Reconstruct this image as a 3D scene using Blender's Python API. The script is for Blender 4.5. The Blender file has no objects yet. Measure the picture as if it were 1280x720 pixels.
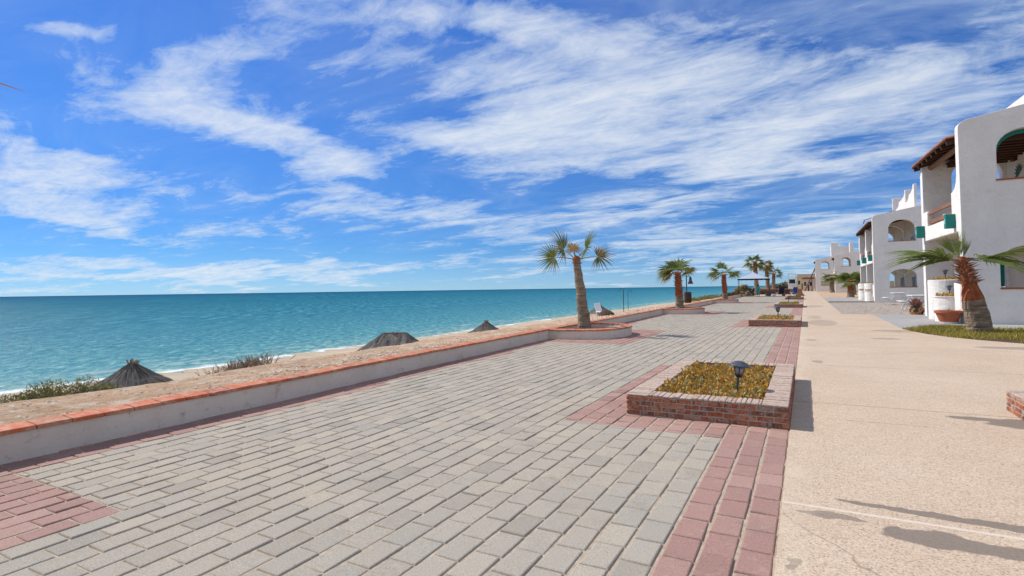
import bpy, bmesh, math, random
from mathutils import Vector, Matrix, noise as mnoise
from mathutils.geometry import tessellate_polygon
R = math.radians
rnd = random.Random(11)
scene = bpy.context.scene
COL = scene.collection

# ------------------------------------------------------------------ materials
def new_mat(name):
    m = bpy.data.materials.new(name); m.use_nodes = True
    nt = m.node_tree; nt.nodes.clear()
    return m, nt, nt.nodes, nt.links

class NT:
    """tiny helper round a node tree"""
    def __init__(s, nt): s.nt = nt; s.n = nt.nodes; s.l = nt.links
    def node(s, t, **kw):
        n = s.n.new(t)
        for k, v in kw.items(): setattr(n, k, v)
        return n
    def set(s, sock, v):
        if hasattr(v, 'is_output') or isinstance(v, bpy.types.NodeSocket): s.l.new(v, sock)
        else:
            if isinstance(v, tuple) and len(v) == 3 and sock.type == 'RGBA': v = (*v, 1)
            sock.default_value = v
    def math(s, op, a, b=0.0, c=0.0, clamp=False):
        n = s.node('ShaderNodeMath', operation=op); n.use_clamp = clamp
        s.set(n.inputs[0], a); s.set(n.inputs[1], b); s.set(n.inputs[2], c)
        return n.outputs[0]
    def vmath(s, op, a, b=(0, 0, 0)):
        n = s.node('ShaderNodeVectorMath', operation=op)
        s.set(n.inputs[0], a); s.set(n.inputs[1], b)
        return n.outputs[0]
    def mix(s, f, a, b, blend='MIX'):
        n = s.node('ShaderNodeMix', data_type='RGBA'); n.blend_type = blend
        s.set(n.inputs[0], f); s.set(n.inputs[6], a); s.set(n.inputs[7], b)
        return n.outputs[2]
    def noise(s, vec, scale, detail=4, rough=.55, dist=0, col=False):
        n = s.node('ShaderNodeTexNoise')
        if vec is not None: s.l.new(vec, n.inputs['Vector'])
        n.inputs['Scale'].default_value = scale; n.inputs['Detail'].default_value = detail
        n.inputs['Roughness'].default_value = rough; n.inputs['Distortion'].default_value = dist
        return n.outputs['Color' if col else 'Fac']
    def voro(s, vec, scale, feature='F1', out='Distance', rand=1.0):
        n = s.node('ShaderNodeTexVoronoi', feature=feature)
        if vec is not None: s.l.new(vec, n.inputs['Vector'])
        n.inputs['Scale'].default_value = scale; n.inputs['Randomness'].default_value = rand
        return n.outputs[out]
    def ramp(s, f, stops, interp='LINEAR'):
        n = s.node('ShaderNodeValToRGB'); e = n.color_ramp.elements; n.color_ramp.interpolation = interp
        while len(e) < len(stops): e.new(.5)
        for i, (p, c) in enumerate(stops):
            e[i].position = p
            e[i].color = (*c, 1) if isinstance(c, tuple) else (c, c, c, 1)
        s.set(n.inputs[0], f); return n.outputs[0]
    def mapr(s, v, a, b, c=0.0, d=1.0):
        n = s.node('ShaderNodeMapRange'); n.clamp = True
        s.set(n.inputs[0], v)
        for i, x in enumerate((a, b, c, d)): n.inputs[1 + i].default_value = x
        return n.outputs[0]
    def bump(s, h, strength=.4, dist=.02, normal=None):
        n = s.node('ShaderNodeBump'); n.inputs['Strength'].default_value = strength
        n.inputs['Distance'].default_value = dist; s.l.new(h, n.inputs['Height'])
        if normal is not None: s.l.new(normal, n.inputs['Normal'])
        return n.outputs[0]
    def obj(s): return s.node('ShaderNodeTexCoord').outputs['Object']
    def island(s): return s.node('ShaderNodeNewGeometry').outputs['Random Per Island']
    def out(s, color, rough=.8, normal=None, spec=.3, trans=None, metallic=0, **kw):
        p = s.node('ShaderNodeBsdfPrincipled')
        s.set(p.inputs['Base Color'], color); s.set(p.inputs['Roughness'], rough)
        p.inputs['Specular IOR Level'].default_value = spec; p.inputs['Metallic'].default_value = metallic
        if normal is not None: s.l.new(normal, p.inputs['Normal'])
        o = s.node('ShaderNodeOutputMaterial')
        sh = p.outputs[0]
        if trans:
            t = s.node('ShaderNodeBsdfTranslucent'); s.set(t.inputs[0], color)
            if normal is not None: s.l.new(normal, t.inputs['Normal'])
            mx = s.node('ShaderNodeMixShader'); mx.inputs[0].default_value = trans
            s.l.new(sh, mx.inputs[1]); s.l.new(t.outputs[0], mx.inputs[2]); sh = mx.outputs[0]
        s.l.new(sh, o.inputs[0]); return p

M = {}
def pmat(name, c1, c2, scale=3, rough=.85, bump=.3, bscale=20, bdist=.01, isl=0.0, spec=.25, detail=5, trans=None, metallic=0, stretch=None):
    m, nt, _, _ = new_mat(name); k = NT(nt)
    v = k.obj()
    if stretch: v = k.vmath('MULTIPLY', v, stretch)
    f = k.noise(v, scale, detail, .6); f = k.mapr(f, .3, .7)
    c = k.mix(f, c1, c2)
    if isl:
        c = k.mix(1.0, c, k.ramp(k.island(), [(0, 1 - isl), (1, 1 + isl)]), 'MULTIPLY')
    n = k.bump(k.noise(v, bscale, 5, .65), bump, bdist) if bump else None
    k.out(c, rough, n, spec, trans, metallic)
    M[name] = m; return m

pmat('plain_terracotta', (.42, .13, .06), (.30, .085, .04), 6, .8, .3, 30, isl=.2)
pmat('dark_metal', (.02, .02, .025), (.04, .04, .045), 8, .45, .1, 40, spec=.5)
pmat('lamp_cap', (.05, .055, .075), (.08, .085, .11), 10, .4, .05, 40, spec=.5)
pmat('white_paint', (.74, .74, .73), (.66, .66, .65), 4, .5, .1, 30, spec=.4)
pmat('teal_paint', (.0, .19, .155), (.0, .15, .13), 5, .5, .1, 30, spec=.4)
pmat('dark_wood', (.075, .028, .014), (.045, .018, .010), 3, .7, .4, 12, stretch=(1, .3, 1))
pmat('beam_wood', (.24, .125, .075), (.16, .085, .05), 3, .75, .4, 14)
pmat('rail_wood', (.29, .14, .085), (.17, .085, .05), 3, .75, .4, 14, stretch=(1, .25, 1))
pmat('soil', (.12, .07, .04), (.06, .035, .022), 9, .95, .8, 30, .03)
pmat('glass_grey', (.35, .35, .36), (.22, .22, .24), 6, .2, .05, 30, spec=.5)
pmat('navy_fabric', (.008, .011, .03), (.012, .016, .04), 8, .8, .2, 60)
pmat('blue_fabric', (.02, .08, .32), (.015, .06, .25), 8, .8, .2, 60)
pmat('brown_fabric', (.10, .07, .06), (.07, .05, .045), 8, .8, .2, 60)
pmat('maroon_fabric', (.16, .05, .05), (.10, .03, .035), 8, .8, .2, 60)
pmat('turquoise_cloth', (.04, .42, .46), (.03, .34, .40), 8, .85, .2, 50)
pmat('pink_cloth', (.42, .16, .24), (.34, .12, .2), 8, .85, .2, 50)
pmat('skin', (.42, .22, .15), (.36, .18, .12), 8, .6, .05, 50)
pmat('hair', (.02, .012, .01), (.03, .02, .015), 8, .6, .2, 60)
pmat('canopy_cloth', (.50, .54, .64), (.42, .46, .58), 3, .8, .2, 14, trans=.2)
pmat('pale_wall_paint', (.55, .49, .40), (.48, .43, .35), 1.2, .9, .3, 8)
pmat('yellow_wall_paint', (.62, .52, .30), (.54, .45, .26), 1.2, .9, .3, 8)
pmat('red_roof', (.30, .13, .075), (.22, .09, .05), 3, .85, .4, 10)
pmat('dark_opening', (.025, .03, .035), (.04, .045, .05), 3, .35, .1, 10)
pmat('tan_and_bounce_wall', (.66, .55, .44), (.60, .49, .39), 2, .9, .3, 14)  # plain tan; on the back walls it stands for warm bounce light
pmat('hill_scrub', (.16, .13, .07), (.08, .09, .04), .12, .95, .6, .8, .6)
pmat('dry_grass_leaf', (.42, .33, .07), (.25, .23, .05), 1.2, .8, 0, isl=.45, trans=.2)
pmat('hedge_leaf', (.17, .185, .065), (.24, .215, .09), 2.2, .8, 0, isl=.5, trans=.25)
pmat('dark_hedge_leaf', (.03, .035, .02), (.05, .05, .03), 2, .8, 0, isl=.4, trans=.2)
pmat('yellow_shrub_leaf', (.22, .20, .07), (.13, .14, .045), 2, .8, 0, isl=.4, trans=.25)
pmat('twig', (.30, .235, .18), (.20, .155, .12), 4, .9, 0, isl=.3)
pmat('shell_stone', (.74, .65, .54), (.52, .43, .34), 7, .9, .4, 30, isl=.35)
pmat('petiole', (.17, .17, .06), (.24, .20, .10), 6, .7, .2, 20)
pmat('boot', (.42, .25, .16), (.20, .09, .06), 9, .9, .3, 30, isl=.5)
pmat('succulent_red', (.34, .13, .11), (.42, .26, .19), 9, .6, 0, isl=.35, trans=.15)
pmat('plant_green', (.02, .07, .035), (.03, .09, .04), 7, .6, 0, trans=.2)

# planter ground cover : orange / ochre / grey green leaves
m, nt, _, _ = new_mat('ground_cover_leaf'); k = NT(nt)
c = k.ramp(k.island(), [(0, (.50, .19, .02)), (.3, (.58, .29, .04)), (.55, (.50, .33, .06)), (.75, (.28, .28, .08)), (.9, (.40, .38, .27)), (1, (.20, .11, .05))])
k.out(c, .65, None, .3, .25); M['ground_cover_leaf'] = m

# stucco
def stucco(name, c1, c2, bstr=.55, scuff=.25):
    m, nt, _, _ = new_mat(name); k = NT(nt)
    v = k.obj()
    f = k.mapr(k.noise(v, 1.1, 6, .65), .3, .72)
    c = k.mix(f, c1, c2)
    st = k.vmath('MULTIPLY', v, (3.0, 3.0, .35))
    patch = k.mapr(k.noise(v, .45, 3, .5, .6), .50, .56); c = k.mix(k.math('MULTIPLY', patch, .22), c, tuple(x * .84 for x in c1))
    drip = k.mapr(k.noise(st, 1.5, 5, .7), .55, .72)
    c = k.mix(k.math('MULTIPLY', drip, .40), c, tuple(x * .78 for x in c1))
    sc = k.mapr(k.noise(v, 5, 9, .8), .55, .66); c = k.mix(k.math('MULTIPLY', sc, scuff), c, tuple(x * f for x, f in zip(c1, (.52, .47, .42))))
    h = k.math('ADD', k.noise(v, 7, 7, .75), k.math('MULTIPLY', k.noise(v, 2.2, 3, .5), 1.4))
    n = k.bump(h, bstr, .035)
    k.out(c, .9, n, .15); M[name] = m
stucco('stucco', (.82, .785, .74), (.72, .68, .635), 1.0)
stucco('garden_stucco', (.70, .61, .53), (.58, .49, .42), .6, .75)

# brick
m, nt, _, _ = new_mat('brick'); k = NT(nt); v = k.obj()
c = k.ramp(k.island(), [(0, (.30, .075, .035)), (.3, (.40, .12, .05)), (.5, (.24, .085, .05)), (.65, (.14, .07, .055)), (.8, (.46, .17, .08)), (1, (.32, .20, .15))])
wh = k.mapr(k.noise(v, 14, 8, .78), .49, .60); c = k.mix(k.math('MULTIPLY', wh, .8), c, (.40, .31, .25))
dk = k.mapr(k.noise(v, 17, 6, .7), .54, .64); c = k.mix(k.math('MULTIPLY', dk, .75), c, (.05, .03, .03))
k.out(c, .9, k.bump(k.noise(v, 45, 6, .7), .7, .012), .15); M['brick'] = m
m, nt, _, _ = new_mat('coping'); k = NT(nt); v = k.obj()
c = k.ramp(k.island(), [(0, (.42, .28, .21)), (.5, (.48, .36, .29)), (1, (.33, .19, .14))])
wh = k.mapr(k.noise(v, 26, 6, .75), .42, .62); c = k.mix(k.math('MULTIPLY', wh, .75), c, (.60, .53, .46))
dk = k.mapr(k.noise(v, 40, 4, .6), .58, .70); c = k.mix(k.math('MULTIPLY', dk, .55), c, (.12, .08, .07))
k.out(c, .95, k.bump(k.noise(v, 50, 6, .7), .9, .015), .12); M['coping'] = m
pmat('mortar', (.46, .38, .31), (.34, .27, .22), 14, .95, .7, 50)

# terracotta cap tiles
m, nt, _, _ = new_mat('cap_tile'); k = NT(nt); v = k.obj()
c = k.ramp(k.island(), [(0, (.46, .10, .04)), (.4, (.50, .14, .06)), (.75, (.42, .16, .085)), (1, (.34, .085, .045))])
wt = k.mapr(k.noise(v, 6, 9, .8), .46, .60); c = k.mix(k.math('MULTIPLY', wt, .7), c, (.56, .36, .25))
k.out(c, .8, k.bump(k.noise(v, 35, 5, .6), .5, .01), .25); M['cap_tile'] = m

# pavers
def paver(name, c1, c2, c3):
    m, nt, _, _ = new_mat(name); k = NT(nt); v = k.obj()
    r = k.island()
    c = k.ramp(r, [(0, c1), (.4, c2), (.75, c3), (1, tuple(x * .86 for x in c2))])
    blot = k.mapr(k.noise(v, .55, 5, .6), .3, .7); c = k.mix(k.math('MULTIPLY', blot, .35), c, tuple(min(1, x * f) for x, f in zip(c3, (1.12, 1.03, .92))))
    sp = k.voro(v, 140); g = k.mapr(k.noise(v, 110, 3, .8), .30, .70, .60, 1.2)
    c = k.mix(1.0, c, k.ramp(k.math('MULTIPLY', g, .8), [(0, 0.0), (1, 1.25)]), 'MULTIPLY')
    dirt = k.mapr(k.noise(v, 1.7, 9, .78), .54, .66); c = k.mix(k.math('MULTIPLY', dirt, .32), c, (.20, .165, .13))
    chip = k.mapr(k.noise(v, 26, 3, .6), .70, .73); c = k.mix(k.math('MULTIPLY', chip, .6), c, (.13, .10, .08))
    sand = k.mapr(k.noise(v, 9, 8, .8), .55, .68); c = k.mix(k.math('MULTIPLY', sand, .35), c, (.52, .43, .33))
    n = k.bump(k.math('ADD', k.noise(v, 120, 3, .7), k.math('MULTIPLY', k.noise(v, 12, 4, .6), .8)), .55, .006)
    k.out(c, .9, n, .2); M[name] = m
paver('paver_grey', (.405, .367, .308), (.357, .329, .285), (.433, .383, .313))
paver('paver_pink', (.385, .235, .20), (.34, .20, .175), (.425, .27, .23))
pmat('joint_sand', (.50, .41, .31), (.30, .24, .18), 18, .95, .6, 60)

# exposed aggregate concrete with damp patches, joints
m, nt, _, _ = new_mat('walk_concrete'); k = NT(nt); v = k.obj()
big = k.mapr(k.noise(v, .5, 6, .65), .3, .7)
c = k.mix(big, (.50, .38, .275), (.575, .455, .345))
gr = k.voro(v, 105, out='Color'); sep = k.node('ShaderNodeSeparateColor'); k.l.new(gr, sep.inputs[0])
g1 = k.mapr(sep.outputs[0], .0, 1, .78, 1.15)
c = k.mix(1.0, c, k.ramp(k.math('MULTIPLY', g1, .7), [(0, 0.0), (1, 1.43)]), 'MULTIPLY')
dkp = k.math('GREATER_THAN', sep.outputs[1], .90); c = k.mix(k.math('MULTIPLY', dkp, .5), c, (.17, .09, .06))
med = k.mapr(k.noise(v, 5, 5, .7), .5, .75); c = k.mix(k.math('MULTIPLY', med, .28), c, (.42, .28, .20))
sx = k.node('ShaderNodeSeparateXYZ'); k.l.new(v, sx.inputs[0]); X, Y = sx.outputs[0], sx.outputs[1]
wn = k.node('ShaderNodeTexNoise'); k.l.new(v, wn.inputs['Vector']); wn.inputs['Scale'].default_value = 5; wn.inputs['Detail'].default_value = 5
ws = k.node('ShaderNodeSeparateColor'); k.l.new(wn.outputs['Color'], ws.inputs[0])
Xw = k.math('ADD', X, k.math('MULTIPLY', k.math('SUBTRACT', ws.outputs[0], .5), .30))
Yw = k.math('ADD', Y, k.math('MULTIPLY', k.math('SUBTRACT', ws.outputs[1], .5), .16))
stain = None
for (ax, ay, rx, ry, w) in ((.55, 4.69, .40, .05, 1), (1.15, 4.66, .55, .075, 1), (1.9, 4.62, .7, .09, 1), (.12, 4.36, .20, .055, .8), (.68, 4.24, .32, .13, 1), (1.2, 4.22, .5, .10, 1), (1.9, 4.18, .6, .12, 1), (-.15, 3.52, .05, .07, .9),
                            (1.75, 8.18, .34, .10, 1), (2.15, 8.05, .40, .26, 1), (2.3, 7.35, .25, .15, .9), (.18, 12.9, .12, .22, .6), (.1, 17.9, .16, .22, .6), (.55, 26.3, .55, 2.2, .4), (.35, 30.5, .3, 1.2, .35), (2.6, 22.2, .7, .5, .5), (4.4, 17.2, .8, .35, .6), (2.0, 19.0, .35, .3, .5), (.5, 46, .6, 2.4, .4)):
    dx = k.math('DIVIDE', k.math('SUBTRACT', Xw, ax), rx); dy = k.math('DIVIDE', k.math('SUBTRACT', Yw, ay), ry)
    d = k.math('SQRT', k.math('ADD', k.math('MULTIPLY', dx, dx), k.math('MULTIPLY', dy, dy)))
    e = k.mapr(d, .92, 1.04, w, 0)
    stain = e if stain is None else k.math('MAXIMUM', stain, e)
c = k.mix(k.math('MULTIPLY', stain, .82), c, (.165, .135, .11))
ph = k.math('MODULO', k.math('ADD', k.math('SUBTRACT', Yw, k.math('MULTIPLY', k.math('SUBTRACT', ws.outputs[1], .5), .155)), 395 - 4.47), 3.95)
ph = k.math('ABSOLUTE', k.math('SUBTRACT', ph, 0.0))
near = k.mapr(Y, 5.5, 6.0, 1, 0)
jl = k.math('MAXIMUM', k.mapr(ph, .015, .03, 1, 0), k.math('MULTIPLY', near, k.mapr(ph, .022, .045, 1, 0)))
c = k.mix(k.math('MULTIPLY', jl, .8), c, k.mix(near, (.20, .14, .10), (.66, .57, .47)))
cw_ = k.node('ShaderNodeCombineXYZ'); k.l.new(Xw, cw_.inputs[0]); k.l.new(Yw, cw_.inputs[1])
crk = k.mapr(k.voro(cw_.outputs[0], .23, 'DISTANCE_TO_EDGE'), .0012, .0035, 1, 0)
crk = k.math('MULTIPLY', crk, k.mapr(k.noise(v, .4, 2), .48, .55))
c = k.mix(k.math('MULTIPLY', crk, .5), c, (.20, .14, .10))
drift = k.math('MULTIPLY', k.mapr(Xw, -.16, .06, 1, 0), k.mapr(k.noise(v, 3, 6, .7), .40, .6)); c = k.mix(k.math('MULTIPLY', drift, .55), c, (.60, .49, .36))
n = k.bump(k.math('ADD', k.math('MULTIPLY', sep.outputs[2], .5), k.noise(v, 30, 4, .7)), .5, .006)
k.out(c, k.math('SUBTRACT', .9, k.math('MULTIPLY', stain, .25)), n, .25); M['walk_concrete'] = m

# patio pavers (shader bricks) and gravel
m, nt, _, _ = new_mat('patio_paving'); k = NT(nt); v = k.obj()
b = k.node('ShaderNodeTexBrick'); k.l.new(v, b.inputs['Vector'])
for nm, val in (('Color1', (.36, .355, .345, 1)), ('Color2', (.30, .295, .29, 1)), ('Mortar', (.19, .18, .165, 1)), ('Scale', 1.0), ('Mortar Size', .012), ('Brick Width', .32), ('Row Height', .2)): b.inputs[nm].default_value = val
f = k.mapr(k.noise(v, .7, 5, .65), .3, .7); c = k.mix(k.math('MULTIPLY', f, .4), b.outputs['Color'], (.44, .42, .39))
k.out(c, .9, k.bump(k.math('SUBTRACT', k.noise(v, 60, 4), b.outputs['Fac']), .5, .01), .2); M['patio_paving'] = m
m, nt, _, _ = new_mat('gravel_stone'); k = NT(nt); v = k.obj()
gc = k.voro(v, 14, out='Color'); sp = k.node('ShaderNodeSeparateColor'); k.l.new(gc, sp.inputs[0])
c = k.ramp(sp.outputs[0], [(0, (.16, .12, .09)), (.4, (.33, .27, .22)), (.7, (.44, .37, .31)), (1, (.58, .52, .46))])
k.out(c, .9, k.bump(k.voro(v, 14), .9, .05), .2); M['gravel_stone'] = m

# sand / terrain
m, nt, _, _ = new_mat('sand'); k = NT(nt); v = k.obj()
sx = k.node('ShaderNodeSeparateXYZ'); k.l.new(v, sx.inputs[0])
f = k.mapr(k.noise(v, .35, 7, .65), .32, .68)
c = k.mix(f, (.46, .29, .17), (.60, .42, .27))
f2 = k.mapr(k.noise(v, 7, 10, .82), .45, .60); c = k.mix(k.math('MULTIPLY', f2, .72), c, (.31, .18, .105))
peb = k.mapr(k.voro(v, 22), .10, .16, 1, 0); peb = k.math('MULTIPLY', peb, k.mapr(k.noise(v, 1.1, 4, .7), .48, .58)); c = k.mix(k.math('MULTIPLY', peb, .8), c, (.17, .11, .075))
pale = k.mapr(k.noise(v, 2.6, 10, .84), .50, .58); c = k.mix(k.math('MULTIPLY', pale, .65), c, (.70, .60, .50))
beach = k.mapr(sx.outputs[2], -1.2, -2.0); c = k.mix(beach, c, k.mix(f2, (.62, .50, .36), (.54, .42, .30)))
wet = k.mapr(k.math('ADD', sx.outputs[2], k.math('MULTIPLY', k.noise(v, .4, 4), .12)), -2.78, -2.9); c = k.mix(k.math('MULTIPLY', wet, .6), c, (.36, .30, .22))
n = k.bump(k.math('ADD', k.noise(v, 5, 7, .75), k.math('MULTIPLY', k.noise(v, 1.2, 4, .6), 1.5)), 1.0, .11)
k.out(c, .95, n, .15); M['sand'] = m

# sea
m, nt, _, _ = new_mat('sea_water'); k = NT(nt); v = k.obj()
sx = k.node('ShaderNodeSeparateXYZ'); k.l.new(v, sx.inputs[0])
wob = k.math('MULTIPLY', k.math('SUBTRACT', k.noise(v, .05, 4, .6), .5), 6)
d = k.math('SUBTRACT', k.math('SUBTRACT', -33.0, sx.outputs[0]), wob)      # metres out from the waterline
t = k.math('LOGARITHM', k.math('ADD', k.math('MAXIMUM', d, 0.0), 3.0), 10.0)
c = k.ramp(k.mapr(t, .4, 3.6), [(0, (.34, .34, .27)), (.07, (.17, .31, .31)), (.22, (.085, .245, .285)), (.42, (.042, .18, .245)), (.62, (.020, .135, .195)), (.85, (.011, .095, .165)), (1, (.009, .07, .145))])
st = k.vmath('MULTIPLY', v, (1, .45, 1))
# wave glints and shade painted into colour: ripples near shore, wind streaks further out
wave = None
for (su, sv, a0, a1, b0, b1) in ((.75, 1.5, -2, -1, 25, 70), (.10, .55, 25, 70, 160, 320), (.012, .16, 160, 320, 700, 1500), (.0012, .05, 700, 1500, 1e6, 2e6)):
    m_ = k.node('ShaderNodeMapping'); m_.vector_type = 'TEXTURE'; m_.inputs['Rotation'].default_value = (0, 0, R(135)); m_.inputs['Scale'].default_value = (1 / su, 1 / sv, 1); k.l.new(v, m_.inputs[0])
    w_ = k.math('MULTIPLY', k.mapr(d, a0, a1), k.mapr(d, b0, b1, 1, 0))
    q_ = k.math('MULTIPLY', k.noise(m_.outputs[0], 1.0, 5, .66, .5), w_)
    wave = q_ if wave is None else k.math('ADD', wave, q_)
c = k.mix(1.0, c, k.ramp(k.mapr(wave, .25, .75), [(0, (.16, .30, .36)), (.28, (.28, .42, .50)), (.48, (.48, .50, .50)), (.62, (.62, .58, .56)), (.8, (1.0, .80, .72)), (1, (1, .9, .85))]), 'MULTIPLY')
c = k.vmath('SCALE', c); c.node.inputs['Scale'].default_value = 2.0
fo = k.math('ADD', d, k.math('MULTIPLY', k.math('SUBTRACT', k.noise(v, .6, 6, .7), .5), 3.0))
foam = k.math('MULTIPLY', k.mapr(fo, -.6, .2), k.mapr(fo, .4, 1.5, 1, 0))
f2m = k.math('ADD', d, k.math('MULTIPLY', k.math('SUBTRACT', k.noise(st, .12, 6, .7), .5), 14.0))
foam2 = k.math('MULTIPLY', k.math('MULTIPLY', k.mapr(f2m, 4.5, 5.0), k.mapr(f2m, 5.2, 6.2, 1, 0)), k.mapr(k.noise(st, .35, 5, .7), .48, .56))
foam = k.math('MAXIMUM', foam, k.math('MULTIPLY', foam2, .3))
c = k.mix(k.math('MULTIPLY', foam, .85), c, (.85, .85, .83))
h = k.math('ADD', k.math('MULTIPLY', k.noise(st, .35, 6, .68), 1.0), k.math('MULTIPLY', k.noise(st, 1.6, 5, .7), .35))
n = k.bump(h, 1.0, .8)
df = k.node('ShaderNodeBsdfDiffuse'); k.set(df.inputs[0], c); k.l.new(n, df.inputs['Normal'])
gs = k.node('ShaderNodeBsdfGlossy'); gs.inputs['Roughness'].default_value = .22; k.l.new(n, gs.inputs['Normal'])
mx = k.node('ShaderNodeMixShader'); mx.inputs[0].default_value = .045; k.l.new(df.outputs[0], mx.inputs[1]); k.l.new(gs.outputs[0], mx.inputs[2])
k.l.new(mx.outputs[0], k.node('ShaderNodeOutputMaterial').inputs[0]); M['sea_water'] = m

# thatch
m, nt, _, _ = new_mat('thatch'); k = NT(nt); v = k.obj()
uvn = k.node('ShaderNodeUVMap').outputs[0]
st = k.vmath('MULTIPLY', uvn, (60, 2.5, 1))
f = k.mapr(k.noise(st, 1.0, 6, .75), .35, .68); c = k.mix(f, (.048, .043, .040), (.215, .20, .185))
pl = k.mapr(k.noise(v, 2.2, 5, .7), .52, .7); c = k.mix(k.math('MULTIPLY', pl, .6), c, (.36, .32, .28))
k.out(c, .95, k.bump(k.noise(st, 1.0, 6, .75), 1.0, .06), .1); M['thatch'] = m

# palm trunk, fibre, leaves
m, nt, _, _ = new_mat('palm_bark'); k = NT(nt); v = k.obj()
st = k.vmath('MULTIPLY', v, (1.6, 1.6, 15))
f = k.mapr(k.noise(st, 1.0, 6, .7), .35, .66); c = k.mix(f, (.12, .08, .055), (.36, .27, .19))
pl = k.mapr(k.noise(v, 2.2, 5, .6), .48, .68); c = k.mix(k.math('MULTIPLY', pl, .45), c, (.27, .21, .16))
k.out(c, .95, k.bump(k.noise(st, 1.0, 6, .7), 1.0, .04), .1); M['palm_bark'] = m
m, nt, _, _ = new_mat('palm_fibre'); k = NT(nt); v = k.obj()
st = k.vmath('MULTIPLY', v, (9, 9, 3))
f = k.mapr(k.noise(st, 1.5, 6, .7), .35, .66); c = k.mix(f, (.16, .04, .018), (.46, .15, .065))
k.out(c, .95, k.bump(k.noise(st, 2, 6, .7), 1.0, .04), .1); M['palm_fibre'] = m
m, nt, _, _ = new_mat('palm_leaf'); k = NT(nt); v = k.obj()
a = k.node('ShaderNodeAttribute', attribute_name='dry')
f = k.noise(v, 5, 4, .6)
c0 = k.mix(f, (.09, .14, .026), (.21, .235, .055))
c = k.ramp(k.math('ADD', a.outputs['Fac'], k.math('MULTIPLY', k.math('SUBTRACT', f, .5), .25)), [(0, (0, 0, 0)), (.55, (.0, .0, .0)), (.85, (1, 1, 1))])
c = k.mix(c, c0, k.mix(f, (.42, .30, .15), (.30, .19, .09)))
k.out(c, .6, None, .3, .3); M['palm_leaf'] = m

# roof tile with random rows
m, nt, _, _ = new_mat('roof_tile'); k = NT(nt); v = k.obj()
c = k.ramp(k.island(), [(0, (.30, .10, .05)), (.5, (.40, .15, .075)), (1, (.25, .09, .05))])
w = k.mapr(k.noise(v, 4, 5, .7), .5, .7); c = k.mix(k.math('MULTIPLY', w, .5), c, (.16, .08, .05))
k.out(c, .85, k.bump(k.noise(v, 25, 5), .5, .01), .2); M['roof_tile'] = m

# painted pot : dark glaze with orange flower rounds
m, nt, _, _ = new_mat('painted_pot'); k = NT(nt); v = k.obj()
d = k.voro(v, 5.2)
c = k.ramp(d, [(0, (.20, .02, .01)), (.22, (.25, .03, .012)), (.25, (.62, .24, .06)), (.52, (.58, .20, .05)), (.56, (.03, .04, .02)), (1, (.02, .035, .02))])
k.out(c, .35, k.bump(k.noise(v, 20, 3), .1, .01), .5); M['painted_pot'] = m

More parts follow.
